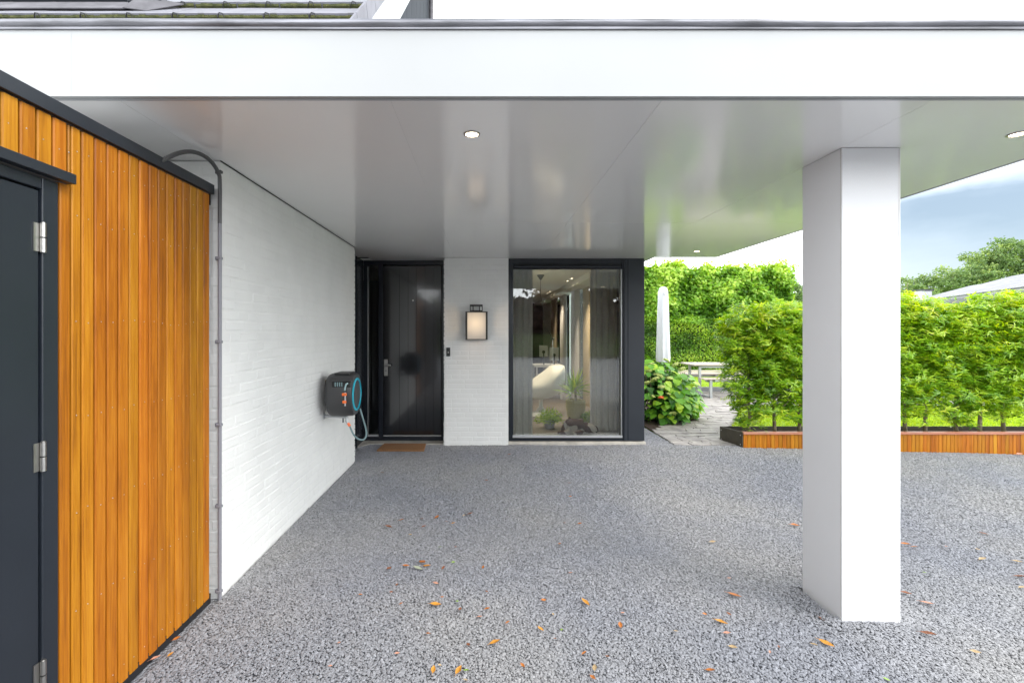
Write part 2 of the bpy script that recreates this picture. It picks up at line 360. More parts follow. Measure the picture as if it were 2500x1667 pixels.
# gravel yard sheet with its slope
xs = np.concatenate([[-30, -8], np.arange(-1.9, 9.01, 0.3), [14, 30]]); ys = np.concatenate([[-26, -14, -6], np.arange(-2, 6.21, 0.25)])
vs = [(x, y, ground_z(x, y)-0.008) for y in ys for x in xs]; nx = len(xs)
fs = [(j*nx+i, j*nx+i+1, (j+1)*nx+i+1, (j+1)*nx+i) for j in range(len(ys)-1) for i in range(nx-1)]
gv = MB().add(vs, fs, True); gv.add([(2.0,6.2,-0.008),(2.50,6.2,-0.008),(2.50,7.42,-0.008),(2.0,7.42,-0.008)], [(0,1,2,3)])
tag(gv.build('gravel_yard', M['gravel_bed']), kind='structure')
# lawn
lw = MB().add([(2.5,6.2,-0.045),(60,6.2,-0.045),(60,60,-0.045),(2.5,60,-0.045)], [(0,1,2,3)])
lw = MB().add([(-20,6.9,-0.06),(70,6.9,-0.06),(70,70,-0.06),(-20,70,-0.06),(3.0,6.2,-0.06),(70,6.2,-0.06)], [(0,1,2,3)])
tag(lw.build('lawn', M['lawn_base']), kind='structure')
lw2 = MB().add([(3.2,6.30,-0.012),(60,6.30,-0.012),(60,60,-0.012),(3.2,60,-0.012)], [(0,1,2,3)])
tag(lw2.build('garden_lawn', M['lawn_base']), kind='structure')
# mulch bed below the hydrangea
mb = MB().add([(2.53,7.05,0.0),(3.0,7.55,0.0),(3.75,7.9,0.0),(4.1,9.0,0.0),(3.2,10.4,0.0),(2.14,10.4,0.0),(2.14,7.44,0.0),(2.53,7.44,0.0)], [tuple(range(8))])
tag(mb.build('mulch_bed', M['soil']), kind='structure')

def np_instances(name, pts, rots, scales, meshes, kind_label, m=None):
    """points mesh + geometry nodes instancing, for what nobody could count"""
    me = bpy.data.meshes.new(name); me.vertices.add(len(pts)); me.vertices.foreach_set('co', np.asarray(pts, dtype=np.float32).ravel())
    a = me.attributes.new('rot', 'FLOAT_VECTOR', 'POINT'); a.data.foreach_set('vector', np.asarray(rots, dtype=np.float32).ravel())
    a = me.attributes.new('scl', 'FLOAT_VECTOR', 'POINT'); a.data.foreach_set('vector', np.asarray(scales, dtype=np.float32).ravel())
    me.update()
    o = bpy.data.objects.new(name, me); col.objects.link(o)
    tree = bpy.data.node_groups.new(name+'_nodes', 'GeometryNodeTree')
    tree.interface.new_socket('Geometry', in_out='INPUT', socket_type='NodeSocketGeometry'); tree.interface.new_socket('Geometry', in_out='OUTPUT', socket_type='NodeSocketGeometry')
    gi = tree.nodes.new('NodeGroupInput'); go = tree.nodes.new('NodeGroupOutput'); L = tree.links
    join = tree.nodes.new('GeometryNodeJoinGeometry')
    idx = tree.nodes.new('GeometryNodeInputIndex')
    for k, mo in enumerate(meshes):
        oi = tree.nodes.new('GeometryNodeObjectInfo'); oi.inputs['Object'].default_value = mo; oi.inputs['As Instance'].default_value = True
        ip = tree.nodes.new('GeometryNodeInstanceOnPoints')
        ra = tree.nodes.new('GeometryNodeInputNamedAttribute'); ra.data_type = 'FLOAT_VECTOR'; ra.inputs['Name'].default_value = 'rot'
        sa = tree.nodes.new('GeometryNodeInputNamedAttribute'); sa.data_type = 'FLOAT_VECTOR'; sa.inputs['Name'].default_value = 'scl'
        md = tree.nodes.new('ShaderNodeMath'); md.operation = 'MODULO'; md.inputs[1].default_value = len(meshes); L.new(idx.outputs[0], md.inputs[0])
        cp = tree.nodes.new('FunctionNodeCompare'); cp.data_type = 'FLOAT'; cp.operation = 'EQUAL'; cp.inputs['B'].default_value = k; cp.inputs['Epsilon'].default_value = 0.1
        L.new(md.outputs[0], cp.inputs['A'])
        L.new(gi.outputs[0], ip.inputs['Points']); L.new(oi.outputs['Geometry'], ip.inputs['Instance']); L.new(cp.outputs[0], ip.inputs['Selection'])
        L.new(ra.outputs[0], ip.inputs['Rotation']); L.new(sa.outputs[0], ip.inputs['Scale'])
        L.new(ip.outputs[0], join.inputs[0])
    L.new(join.outputs[0], go.inputs[0])
    md_ = o.modifiers.new('scatter', 'NODES'); md_.node_group = tree
    return o

# gravel chips
def chip(seed):
    r = random.Random(seed); bm = bmesh.new(); bmesh.ops.create_icosphere(bm, subdivisions=1, radius=1)
    for v in bm.verts:
        v.co *= r.uniform(0.72, 1.25); v.co.z *= 0.46; v.co.x *= 1.15
    # flatten a few facets to make it angular
    me = bpy.data.meshes.new('gravel_chip'); bm.to_mesh(me); bm.free(); me.materials.append(M['gravel_stone']); return me
chip_objs = []
def gravel(name, region, spacing, rad):
    x0, x1, y0, y1 = region
    gx = np.arange(x0, x1, spacing); gy = np.arange(y0, y1, spacing)
    X, Y = np.meshgrid(gx, gy); X = X.ravel()+rng.uniform(-.5, .5, X.size)*spacing; Y = Y.ravel()+rng.uniform(-.5, .5, Y.size)*spacing
    keep = (X < 1.165*Y+0.25)
    keep &= ~((X > 1.85) & (X < 2.125) & (Y > 2.50) & (Y < 2.78))
    keep &= ~((X < 2.14) & (Y > 6.24) & (X > -0.60))
    keep &= ~((X < -0.5) & (Y > 6.24))
    keep &= ~((X < -1.475) & (Y < 5.40)) & (X > -1.63)
    keep &= ~((Y > 6.08) & (X > 3.33))
    keep &= ~((Y > 6.20) & (X > 2.49))
    keep &= ~((X > -0.52) & (X < 0.32) & (Y > 6.19))
    X, Y = X[keep], Y[keep]
    return X, Y
sets = [gravel('a', (-1.63, 5.0, 1.85, 3.7), 0.0098, 1), gravel('b', (-1.66, 7.6, 3.7, 7.42), 0.0124, 1)]
Xs = np.concatenate([s[0] for s in sets]); Ys = np.concatenate([s[1] for s in sets])
rad = np.concatenate([np.full(len(sets[0][0]), 0.0065), np.full(len(sets[1][0]), 0.0080)])
tt = np.clip((Ys-4.0)/2.1, 0, 1); a_ = -0.019*np.clip(Xs, 0, 3.2); b_ = -0.026*np.clip(Xs-3.35, 0, 5)
Zs = a_*(1-tt)+b_*tt+np.where(Xs > 3.2, -0.010*(np.minimum(Xs, 9)-3.2)*(1-tt), 0)
n_ = len(Xs)
# gravel heaped up slightly against the pillar
dx = np.maximum(np.maximum(1.85-Xs, Xs-2.125), 0); dy = np.maximum(np.maximum(2.50-Ys, Ys-2.78), 0); dd = np.hypot(dx, dy)
Zs = Zs+0.022*np.exp(-(dd/0.10)**2)
Zs = Zs+0.004*np.sin(Xs*3.1+1)*np.sin(Ys*2.3)+rng.uniform(-0.0018, 0.0026, n_)
scl = rad[:, None]*rng.uniform(0.65, 1.3, (n_, 1))*rng.uniform(0.8, 1.2, (n_, 3))
rot = np.stack([rng.normal(0, .24, n_), rng.normal(0, .24, n_), rng.uniform(0, 6.28, n_)], 1)
src_objs = []
for k in range(6):
    so = bpy.data.objects.new('gravel_chip', chip(k)); src_objs.append(so)
gravel_o = np_instances('gravel', np.stack([Xs, Ys, Zs], 1), rot, scl, src_objs, None)
tag(gravel_o, 'loose grey crushed stone chips covering the yard and the carport floor', 'gravel', kind='stuff')

# ================================================================ leaf meshes
PAT_FULL = ([0,1,6, 0,6,5, 1,2,7,6, 5,6,7,4, 2,3,7, 7,3,4], [3,3,4,4,3,3], 8)
PAT_Q = ([0,1,2,3], [4], 4)
PAT_T = ([0,1,2, 0,2,3], [3,3], 4)
def leaf_cloud(name, Pp, D, U, L, W, tone, m, parent=None, full=False, droop=0.25, fold=0.18):
    n = len(Pp); D = D/np.linalg.norm(D, axis=1)[:, None]
    S = np.cross(D, U); S /= (np.linalg.norm(S, axis=1)[:, None]+1e-9); N = np.cross(S, D)
    L = np.broadcast_to(L, n)[:, None]; W = np.broadcast_to(W, n)[:, None]
    if full:
        pts = [(0,0,0),(.30,.5,fold),(.68,.36,fold*.6-droop*.5),(1,0,-droop),(.68,-.36,fold*.6-droop*.5),(.30,-.5,fold),(.33,0,0),(.70,0,-droop*.45)]; pat = PAT_FULL
    else:
        pts = [(0,0,0),(.45,.5,fold),(1,0,-droop),(.45,-.5,fold)]; pat = PAT_T
    V = np.stack([Pp+D*L*a+S*W*b+N*(W*c if abs(c) < 9 else 0) for a, b, c in pts], 1)   # n,k,3
    k = pat[2]; loops = (np.arange(n)[:, None]*k+np.array(pat[0])[None]).ravel(); sizes = np.tile(pat[1], n)
    me = bpy.data.meshes.new(name); me.vertices.add(n*k); me.vertices.foreach_set('co', V.astype(np.float32).ravel())
    me.loops.add(len(loops)); me.loops.foreach_set('vertex_index', loops.astype(np.int32))
    starts = np.concatenate([[0], np.cumsum(sizes)[:-1]]); me.polygons.add(len(sizes)); me.polygons.foreach_set('loop_start', starts.astype(np.int32))
    me.update(calc_edges=True); me.polygons.foreach_set('use_smooth', np.ones(len(sizes), dtype=bool))
    at = me.attributes.new('tone', 'FLOAT', 'POINT'); at.data.foreach_set('value', np.repeat(np.clip(tone, 0, 1), k).astype(np.float32))
    me.materials.append(m)
    if parent is False: return me
    return link(name, me, parent)
def unit(v): return v/(np.linalg.norm(v, axis=1)[:, None]+1e-9)

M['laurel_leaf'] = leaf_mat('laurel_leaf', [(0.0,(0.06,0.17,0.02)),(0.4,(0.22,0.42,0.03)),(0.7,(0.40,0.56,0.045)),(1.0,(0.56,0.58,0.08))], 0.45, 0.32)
M['linden_leaf'] = leaf_mat('linden_leaf', [(0.0,(0.07,0.18,0.015)),(0.5,(0.20,0.40,0.035)),(1.0,(0.48,0.62,0.13))], 0.45, 0.45)
M['privet_leaf'] = leaf_mat('privet_leaf', [(0.0,(0.045,0.13,0.012)),(0.5,(0.16,0.32,0.025)),(1.0,(0.40,0.54,0.05))], 0.42, 0.4)
M['oak_leaf'] = leaf_mat('tree_leaf', [(0.0,(0.08,0.14,0.05)),(0.5,(0.15,0.24,0.08)),(1.0,(0.28,0.36,0.11))], 0.3, 0.6)
M['hydrangea_leaf'] = leaf_mat('hydrangea_leaf', [(0.0,(0.08,0.26,0.03)),(0.5,(0.20,0.46,0.04)),(1.0,(0.50,0.66,0.06))], 0.35, 0.45, objrnd=1)
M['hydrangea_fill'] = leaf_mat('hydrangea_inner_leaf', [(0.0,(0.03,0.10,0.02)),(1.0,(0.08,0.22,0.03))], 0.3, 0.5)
M['beech_leaf'] = leaf_mat('copper_beech_leaf', [(0.0,(0.018,0.010,0.010)),(0.6,(0.05,0.022,0.022)),(1.0,(0.10,0.06,0.04))], 0.2, 0.4)
M['flower'] = mat('cream_green_floret', (0.55, 0.58, 0.20), 0.8, c2=(0.35, 0.45, 0.10), vscale=60)
M['grass_blade'] = leaf_mat('grass_blade', [(0.0,(0.20,0.34,0.02)),(0.5,(0.34,0.50,0.03)),(1.0,(0.52,0.62,0.07))], 0.35, 0.6)
M['hedge_core'] = mat('hedge_inner_twigs', (0.05, 0.10, 0.015), 0.95, c2=(0.05, 0.045, 0.02), vscale=9, bump=1.0, bscale=30)

# lawn grass blades (near part only)
def grass(name, n, poly_fn, x0, x1, y0, y1, L):
    X = rng.uniform(x0, x1, n); Y = rng.uniform(y0, y1, n); k = poly_fn(X, Y); X, Y = X[k], Y[k]; n = len(X)
    D = np.stack([rng.normal(0, .45, n), rng.normal(0, .45, n), np.ones(n)], 1); U = rng.normal(0, 1, (n, 3))
    o = leaf_cloud(name, np.stack([X, Y, np.full(n, -0.012)], 1), D, U, rng.uniform(.6, 1.2, n)*L, L*0.28, rng.uniform(0, 1, n), M['grass_blade'])
    return tag(o, kind='stuff')
def path_left(y): return np.interp(y, [6.2, 7.07, 7.61, 7.9, 8.6, 9.2, 9.5, 11.7], [2.503, 2.515, 2.93, 3.6, 3.75, 4.05, 3.7, 3.5])
def path_right(y): return np.interp(y, [6.2, 6.48, 6.74, 8.6, 9.2, 9.45, 9.5, 11.7], [3.34, 3.24, 3.45, 4.62, 4.9, 5.2, 10.5, 10.5])
lawn_ok = lambda X, Y: (((X > path_right(Y)+.02) & (Y > 6.62)) | ((X > 3.0) & (X > path_left(np.minimum(Y, 11.6))-0.0) & (Y > 12.05)) | ((Y > 12.05))) & ~((Y > 9.48) & (Y < 12.0))
tag(grass('lawn_grass', 60000, lambda X, Y: lawn_ok(X, Y) & (Y < 9.5), 3.2, 11, 6.6, 9.5, 0.035), 'short bright green lawn between the planter and the patio', 'grass')
tag(grass('back_lawn_grass', 26000, lambda X, Y: (Y > 12.1) & (X < 1.1*Y), 2.2, 16, 12.1, 16.8, 0.05), 'strip of lawn behind the picnic table in front of the hedge', 'grass')
tag(grass('grass_tuft', 2500, lambda X, Y: (X < path_right(Y)+0.16) & (X > path_right(Y)+.0), 3.1, 3.7, 6.5, 7.0, 0.04), 'small grass wedge between the flagstones and the steel end of the planter', 'grass')
tag(grass('grass_patch', 2500, lambda X, Y: (X < path_left(Y)) & (X > path_left(Y)-0.35), 3.3, 4.2, 8.3, 9.3, 0.05), 'small grass patch right of the hydrangea beside the path', 'grass')

# ================================================================ flagstone path
pth = MB().add([(float(path_left(y)), y, -0.004) for y in np.arange(6.2, 11.71, .25)]+[(float(path_right(y)), y, -0.004) for y in np.arange(6.2, 11.71, .25)][::-1], [tuple(range(2*len(np.arange(6.2, 11.71, .25))))])
mort = mat('mortar', (0.16, 0.15, 0.14), 0.9, var=0.2, vscale=20, bump=0.4, bscale=60)
path_o = tag(pth.build('path', mort), kind='structure')
y = 6.2; nstone = 0; rest = MB()
while y < 11.65:
    h = random.uniform(0.09, 0.17) if y < 9.4 else random.uniform(0.14, 0.26)
    y1 = min(y+h, 11.7); x = float(path_left((y+y1)/2)); xe = float(path_right((y+y1)/2))
    prev = [(x, y+.006), (x, y1-.006)]
    while x < xe-0.05:
        L = random.uniform(0.16, 0.50)
        if xe-(x+L) < 0.1: L = xe-x
        j = lambda a=.018: random.uniform(-a, a)
        nxt = [(x+L+j(.04), y+.004+j(.012)), (x+L+j(.04), y1-.004+j(.012))]
        if x+L >= xe-.001: nxt = [(xe, y+.004), (xe, y1-.004)]
        mid1 = ((prev[0][0]+nxt[0][0])/2, (prev[0][1]+nxt[0][1])/2+j()); mid2 = ((prev[1][0]+nxt[1][0])/2, (prev[1][1]+nxt[1][1])/2+j())
        g_ = 0.006
        poly = [(prev[0][0]+g_, prev[0][1]), mid1, (nxt[0][0]-g_, nxt[0][1]), (nxt[1][0]-g_, nxt[1][1]), mid2, (prev[1][0]+g_, prev[1][1])]
        top = 0.010+random.uniform(-.003, .005)
        if nstone < 270 and y < 9.5:
            MB().prism(poly, -0.003, top).build('flagstone', M['stone'], path_o); nstone += 1
        else: rest.prism(poly, -0.003, top)
        prev = nxt; x += L
    y = y1
tag(rest.build('patio_flagstone', M['stone'], path_o), kind='stuff')
kb = MB()
tag(MB().box(2.9, 11, 11.72, 11.86, -0.05, 0.10, 0.008).build('kerb', M['kerb']), kind='structure')
tag(MB().box(2.9, 11, 11.88, 12.02, -0.05, 0.035, 0.006).build('kerb_edging', M['concrete']), kind='structure')

# ================================================================ HOUSE
CEIL = 2.46
WX = -1.486           # face of the side wall
house = thing('house', (0, 6.5, 0), 'white painted brick house with tiled roof behind the carport', 'house')
# --- brick side wall
wall = MB().box(-4.2, WX-0.004, 2.661, 5.42, -0.1, 2.455).build('brick_wall', M['paint_brick'], house)
def brick_mesh(L, seed):
    r = random.Random(seed); H = 0.0515; d = 0.0016+r.uniform(-.0005, .0006); c = 0.0042
    j = lambda: r.uniform(-.0012, .0012)
    y0, y1, z0, z1 = 0, L, 0, H
    back = [(0,y0+j(),z0+j()),(0,y1+j(),z0+j()),(0,y1+j(),z1+j()),(0,y0+j(),z1+j())]
    fr = [(d+j()*.5,y0+c+j(),z0+c+j()),(d+j()*.5,y1-c+j(),z0+c+j()),(d+j()*.5,y1-c+j(),z1-c+j()),(d+j()*.5,y0+c+j(),z1-c+j())]
    m_ = MB().add(back+fr, [(4,5,6,7),(0,1,5,4),(1,2,6,5),(2,3,7,6),(3,0,4,7)])
    return m_
BL = [0.205, 0.098]
brick_var = {(k, s): brick_mesh(BL[k], k*10+s).mesh('brick', M['paint_brick']) for k in (0, 1) for s in range(8)}
def courses(u0, u1, seed):
    r = random.Random(seed); res = []; c = 0; z = -0.06
    while z < 2.43:
        u = u0+r.choice([0, -0.055, -0.11, -0.16]) 
        while u < u1-0.03:
            k = 0 if r.random() < 0.72 else 1; L = BL[k]
            a, b = max(u, u0), min(u+L, u1)
            if b-a > 0.03: res.append((a, z, b-a, k if abs((b-a)-L) < 1e-6 else None))
            u += L+0.011
        z += 0.0625
    return res
side = [('s',)+c for c in courses(2.661, 5.42, 1)]
side.sort(key=lambda c: c[1])
front = [('f',)+c for c in courses(-1.75, WX, 2)]
pier_c = [('p',)+c for c in courses(-0.52, 0.318, 3)]
jamb_c = [('e',)+c for c in courses(5.42-0.0, 5.43, 4)]
nb = 0; bulk = MB()
def place_brick(c, parent, as_obj):
    kind, u, z, L, k = c; r = random.Random(hash((round(u, 3), round(z, 3))))
    s = r.randrange(8)
    if kind == 's': M4 = Matrix.Translation((WX-0.0042, u, z))
    elif kind == 'f': M4 = Matrix.Translation((u, 2.6612, z)) @ Matrix.Rotation(R(-90), 4, 'Z')
    else: M4 = Matrix.Translation((u, 6.1842, z)) @ Matrix.Rotation(R(-90), 4, 'Z')
    if kind in 'fp': pass
    if as_obj:
        me = brick_var[(k, s)] if k is not None else brick_mesh(L, s).mesh('brick', M['paint_brick'])
        o = link('brick', me, parent); o.matrix_world = M4
        o.parent = parent; o.matrix_parent_inverse = world_of(parent).inverted()
        o.location = M4.to_translation(); o.rotation_euler = M4.to_euler()
        o.location += Vector((r.uniform(-.0008, .0008), 0, r.uniform(-.0012, .0012)))
    else:
        b = brick_mesh(L, r.randrange(999)); return b, M4
def bulk_bricks(cs, name, parent):
    m_ = MB()
    for c in cs:
        b, M4 = place_brick(c, parent, False); m_.add([M4 @ Vector(v) for v in b.v], b.f)
    o = m_.build(name, M['paint_brick'], parent); tag(o, kind='stuff'); return o
# rotation of -90 degrees about Z turns the brick's +X face (front) to -Y and its length (+Y) to +X
for c in front[:]: pass
side_near = side[:262]; side_far = side[262:]
for c in side_near: place_brick(c, wall, True)
for c in front[:38]: place_brick(c, wall, True)
bulk_bricks(side_far+front[38:], 'brick_course', wall)
pier = MB().box(-0.52, 0.318, 6.1845, 6.95, -0.1, 2.457).build('brick_pier', M['paint_brick'], house)
bulk_bricks(pier_c, 'brick_course', pier)
# toothed brick edge beside the door
tooth = MB()
for c in range(40):
    z = -0.06+c*0.0625
    tooth.box(WX-0.10, WX-0.0005+random.uniform(-.001, .001), 5.42, 5.427+random.uniform(0, .006), z, z+0.0515)
    tooth.box(-0.5265-random.uniform(0, .005), -0.52, 6.19, 6.25, z, z+0.0515)
tag(tooth.build('brick_edge', M['paint_brick'], wall), kind='stuff')
# --- dark strip put in as the shade line where the wall meets the soffit
MB().box(WX-0.002, WX+0.004, 2.66, 5.42, 2.4555, 2.4590).build('joint_shade_line', M['dark_gap'], house)
# --- recess beside the door
MB().box(-1.66, -1.64, 5.435, 6.42, 0.0, 2.455).build('side_panel', M['frame_black'], house)
MB().box(-1.64, -1.625, 6.02, 6.06, 0.0, 2.455).build('side_panel', M['frame_black'], house)
# --- front door assembly, plane Y = 6.42
DY = 6.42
def dx_(x): return (x-HX)*DY/FP
def dz_(y): return CAM_Z-(y-HY)*DY/FP
df = MB()
x_l, x_r = -1.64, dx_(1021)
df.box(x_l, x_r, DY, DY+.07, dz_(608), 2.4585)          # head
df.box(x_l, dx_(846), DY, DY+.07, 0.012, dz_(608))        # left jamb
df.box(dx_(869), dx_(879.5), DY, DY+.07, 0.012, dz_(608))   # mullion
df.box(dx_(1014), x_r, DY, DY+.07, 0.012, dz_(608))        # right jamb
df.box(dx_(846), dx_(869), DY, DY+.07, 0.012, dz_(1002))   # foot of side light
df.box(dx_(879.5), dx_(1014), DY-.01, DY+.06, 0.012, dz_(1001.5))
df.build('door_frame', M['frame_black'], house, bevel=0.004)
MB().box(dx_(846), dx_(869), DY+.03, DY+.036, dz_(1002), dz_(608)).build('side_light_pane', M['glass'], house)
MB().box(dx_(845.5), dx_(869.5), DY-.006, DY+.02, dz_(1002), dz_(998)).build('aluminium_sill', M['alu'], house)
MB().box(dx_(844.6), dx_(846), DY-.006, DY+.02, dz_(1002), dz_(612)).build('aluminium_bead', M['alu'], house)
ld = MB().box(dx_(881), dx_(1013), DY+.025, DY+.06, dz_(999), dz_(610))
door = ld.build('front_door', M['door_gloss'], house)
gxs = [881, 917, 937, 956, 976, 996, 1013]
for a, b in zip(gxs[:-1], gxs[1:]):
    p = MB(); p.box(dx_(a)+.0007, dx_(b)-.0007, DY+.012, DY+.025, dz_(998.5), dz_(610.5)); p.build('door_board', M['door_gloss'], door, bevel=0.0012)
MB().box(dx_(881), dx_(1013), DY-.012, DY+.011, dz_(1001), dz_(999.2)).build('door_weather_bar', M['alu'], door)
hp = MB()
hp.tube([(dx_(886.3), DY+.004, dz_(863)), (dx_(886.3), DY+.004, dz_(825))], 0.026, 14)
for v in range(len(hp.v)):
    x_, y_, z_ = hp.v[v]; hp.v[v] = (x_, DY+.011-(0.008 if y_ < DY+.004 else 0), z_)
hpl = hp.build('door_handle_plate', M['steel'], door)
kn = MB(); kn.tube([(dx_(886.5), DY+.005, dz_(838)), (dx_(886.5), DY-.045, dz_(838))], 0.011, 12)
kn.tube([(dx_(886.5), DY-.045, dz_(838)), (dx_(892), DY-.05, dz_(838)), (dx_(899), DY-.048, dz_(838.2))], [.012, .02, .011], 12)
kn.build('door_knob', M['steel'], door)
kh = MB().lathe([(0, 0), (.008, 0), (.008, -.004), (0, -.004)], (dx_(886.3), DY+.003, dz_(851)), 'Y', 12); kh.build('keyhole', M['black_plastic'], door)
MB().lathe([(0, 0), (.011, 0), (.011, -.008), (0, -.008)], (dx_(948.5), DY+.012, dz_(690)), 'Y', 14).build('peephole', M['steel'], door)
# dark hall behind the side light
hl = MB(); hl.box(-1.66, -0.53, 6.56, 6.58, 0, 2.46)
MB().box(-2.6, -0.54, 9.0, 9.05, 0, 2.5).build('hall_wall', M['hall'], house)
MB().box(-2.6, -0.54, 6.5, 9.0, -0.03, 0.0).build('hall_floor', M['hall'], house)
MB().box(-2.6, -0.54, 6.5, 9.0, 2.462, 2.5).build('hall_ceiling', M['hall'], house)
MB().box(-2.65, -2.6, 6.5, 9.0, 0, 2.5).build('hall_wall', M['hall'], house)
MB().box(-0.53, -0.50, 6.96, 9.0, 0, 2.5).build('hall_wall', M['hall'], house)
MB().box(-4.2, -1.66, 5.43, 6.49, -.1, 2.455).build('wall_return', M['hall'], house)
# threshold and sill of pale concrete
th = MB(); th.prism([(-1.62, 6.05), (-1.50, 6.24), (-0.53, 6.24), (-0.53, 6.42), (-1.64, 6.42), (-1.64, 6.05)], -0.08, 0.011); th.build('threshold', M['concrete'], house)
MB().box(0.322, 2.13, 6.215, 6.5, -0.08, 0.040, 0.004).build('concrete_sill', M['concrete'], house)
# --- big window, plane Y = 6.25
WY = 6.25
def wx_(x): return (x-HX)*WY/FP
def wz_(y): return CAM_Z-(y-HY)*WY/FP
wf = MB(); zb, zt = wz_(1012), 2.4585
wf.box(0.322, wx_(1177.5), WY, WY+.10, zb, zt); wf.box(wx_(1429), wx_(1433), WY, WY+.10, zb, zt)
wf.box(wx_(1177.5), wx_(1429), WY, WY+.10, zb, wz_(1004.5)); wf.box(wx_(1177.5), wx_(1429), WY, WY+.10, wz_(605), zt)
win = wf.build('window_frame', M['frame_black'], house, bevel=0.004)
MB().box(wx_(1177.5), wx_(1429), WY+.03, WY+.08, wz_(617.5), wz_(605)).build('window_head', M['frame_black'], win)
MB().tube([(wx_(1180), WY+.015, wz_(612)), (wx_(1427), WY+.015, wz_(612))], 0.022, 12).build('sunscreen_roller', M['frame_black'], win)
MB().box(wx_(1177.5), wx_(1429), WY-.012, WY+.03, wz_(1004.5), wz_(999.5)).build('aluminium_sill', M['alu'], win)
MB().box(wx_(1177.5), wx_(1429), WY+.055, WY+.062, wz_(999.5), wz_(617.5)).build('window_pane', M['glass'], win)
MB().box(wx_(1427.3), wx_(1429), WY+.01, WY+.05, wz_(999), wz_(618)).build('screen_guide', M['alu'], win)
MB().box(wx_(1177.5), wx_(1179), WY+.01, WY+.05, wz_(999), wz_(618)).build('screen_guide', M['frame_black'], win)
MB().box(wx_(1433)+.002, 2.12, WY-.008, WY+.35, zb, zt).build('corner_panel', M['anthracite_flat'], house, bevel=0.004)
MB().box(wx_(1441), wx_(1443), WY-.010, WY-.007, zb+.01, zt-.01).build('panel_seam', M['frame_black'], house)
# --- living room
rm = house
MB().box(0.32, 2.12, 6.36, 16.2, -0.02, 0.03).build('room_floor', M['floor_in'], rm)
MB().box(-2.6, 0.32, 9.06, 16.2, -0.02, 0.03).build('room_floor', M['floor_in'], rm)
MB().box(-2.6, 2.12, 6.36, 16.2, 2.462, 2.5).build('room_ceiling', M['plaster'], rm)
MB().box(-2.65, 2.12, 16.2, 16.25, 0, 2.46).build('room_wall', M['hall'], rm)
MB().box(-2.65, -2.6, 9.0, 16.2, 0, 2.46).build('room_wall', M['plaster'], rm)
MB().box(0.30, 0.32, 6.96, 9.06, 0, 2.46).build('room_wall', M['plaster'], rm)
for a, b, mm in ((6.60, 7.2, 'plaster'), (9.0, 9.65, 'beige'), (11.9, 12.4, 'beige'), (14.2, 16.2, 'plaster')):
    MB().box(2.02, 2.12, a, b, -0.1, 2.46).build('room_wall', M[mm], rm)
for a, b in ((7.2, 9.0), (9.65, 11.9), (12.4, 14.2)):
    MB().box(2.05, 2.12, a, a+.06, 0.03, 2.455).build('side_window_frame', M['frame_black'], rm)
    MB().box(2.05, 2.12, b-.06, b, 0.03, 2.455).build('side_window_frame', M['frame_black'], rm)
    MB().box(2.08, 2.086, a+.06, b-.06, 0.03, 2.455).build('side_window_pane', M['glass_thin'], rm)
MB().box(1.70, 2.02, 6.40, 16.0, 2.36, 2.4615).build('curtain_pelmet', M['plaster'], rm)
# ---- the tiled roof
roof = MB().add([(-9, 2.42, 2.75), (-0.95, 2.42, 2.75), (-0.95, 9.0, 9.33), (-9, 9.0, 9.33)], [(0,1,2,3)]).build('roof', M['anthracite_flat'], house)
ca, sa = math.cos(R(45)), math.sin(R(45))
def roof_pt(t, h, x): return Vector((x, 3.40-0.0+t*ca-h*sa, 3.737+t*sa+h*ca))   # t along the slope from course A, h above
GA = 0.372; TW = 0.328
tlen = 0.44
tile_me = {}
def tile_mesh(v):
    m_ = MB(); n_ = 3
    # slab whose tail (front edge) is lifted by the course below
    m_.add([(0.002,0,-.004),(TW-.002,0,-.004),(TW-.002,tlen,-.026),(0.002,tlen,-.026),(0.002,.002,.042),(TW-.002,.002,.042),(TW-.002,tlen,-.004),(0.002,tlen,-.004)],
           [(0,3,2,1),(4,5,6,7),(0,1,5,4),(1,2,6,5),(2,3,7,6),(3,0,4,7)])
    return m_.mesh('roof_tile', M['tile'])
tm = tile_mesh(0)
mz = MB(); clips = []
for cI in range(-3, 5):
    for k in range(17):
        x = -0.925-(k+1)*TW+(0 if cI % 2 == 0 else 0)
        p = roof_pt(cI*GA, 0.0, x)
        o = link('roof_tile', tm, roof); o.location = p; o.rotation_euler = (R(45+random.uniform(-.3, .3)), random.uniform(-.003, .003), 0)
        # moss on the tail of the tile
        segs = 7
        for s_ in range(segs):
            xa, xb = x+.006+s_*(TW-.012)/segs, x+.006+(s_+1)*(TW-.012)/segs
            h0, h1 = -.002+random.uniform(0, .002), .0405+random.uniform(-.004, .003); d = random.uniform(.004, .010)
            q = [roof_pt(cI*GA, h0, xa), roof_pt(cI*GA, h0, xb), roof_pt(cI*GA-d, (h0+h1)/2, xb), roof_pt(cI*GA-d*random.uniform(.6, 1), (h0+h1)/2, xa), roof_pt(cI*GA+.006, h1, xb), roof_pt(cI*GA+.006, h1, xa)]
            mz.add(q, [(0,1,2,3), (3,2,4,5), (0,3,5), (1,4,2)])
        if k > 0 or cI % 2:
            c_ = MB(); xo = x+TW+(-.11 if cI % 2 else 0.0)
            a = roof_pt(cI*GA-.006, -.002, xo); 
            c_.tube([a, roof_pt(cI*GA-.020, .008, xo), roof_pt(cI*GA-.020, .030, xo+.012), roof_pt(cI*GA-.006, .048, xo+.02), roof_pt(cI*GA-.014, .044, xo+.045), roof_pt(cI*GA-.016, .022, xo+.05)], .0035, 5)
            if 0 <= cI <= 2: c_.build('tile_hook', M['black_plastic'], roof)
tag(mz.build('moss', M['moss'], roof), kind='stuff')
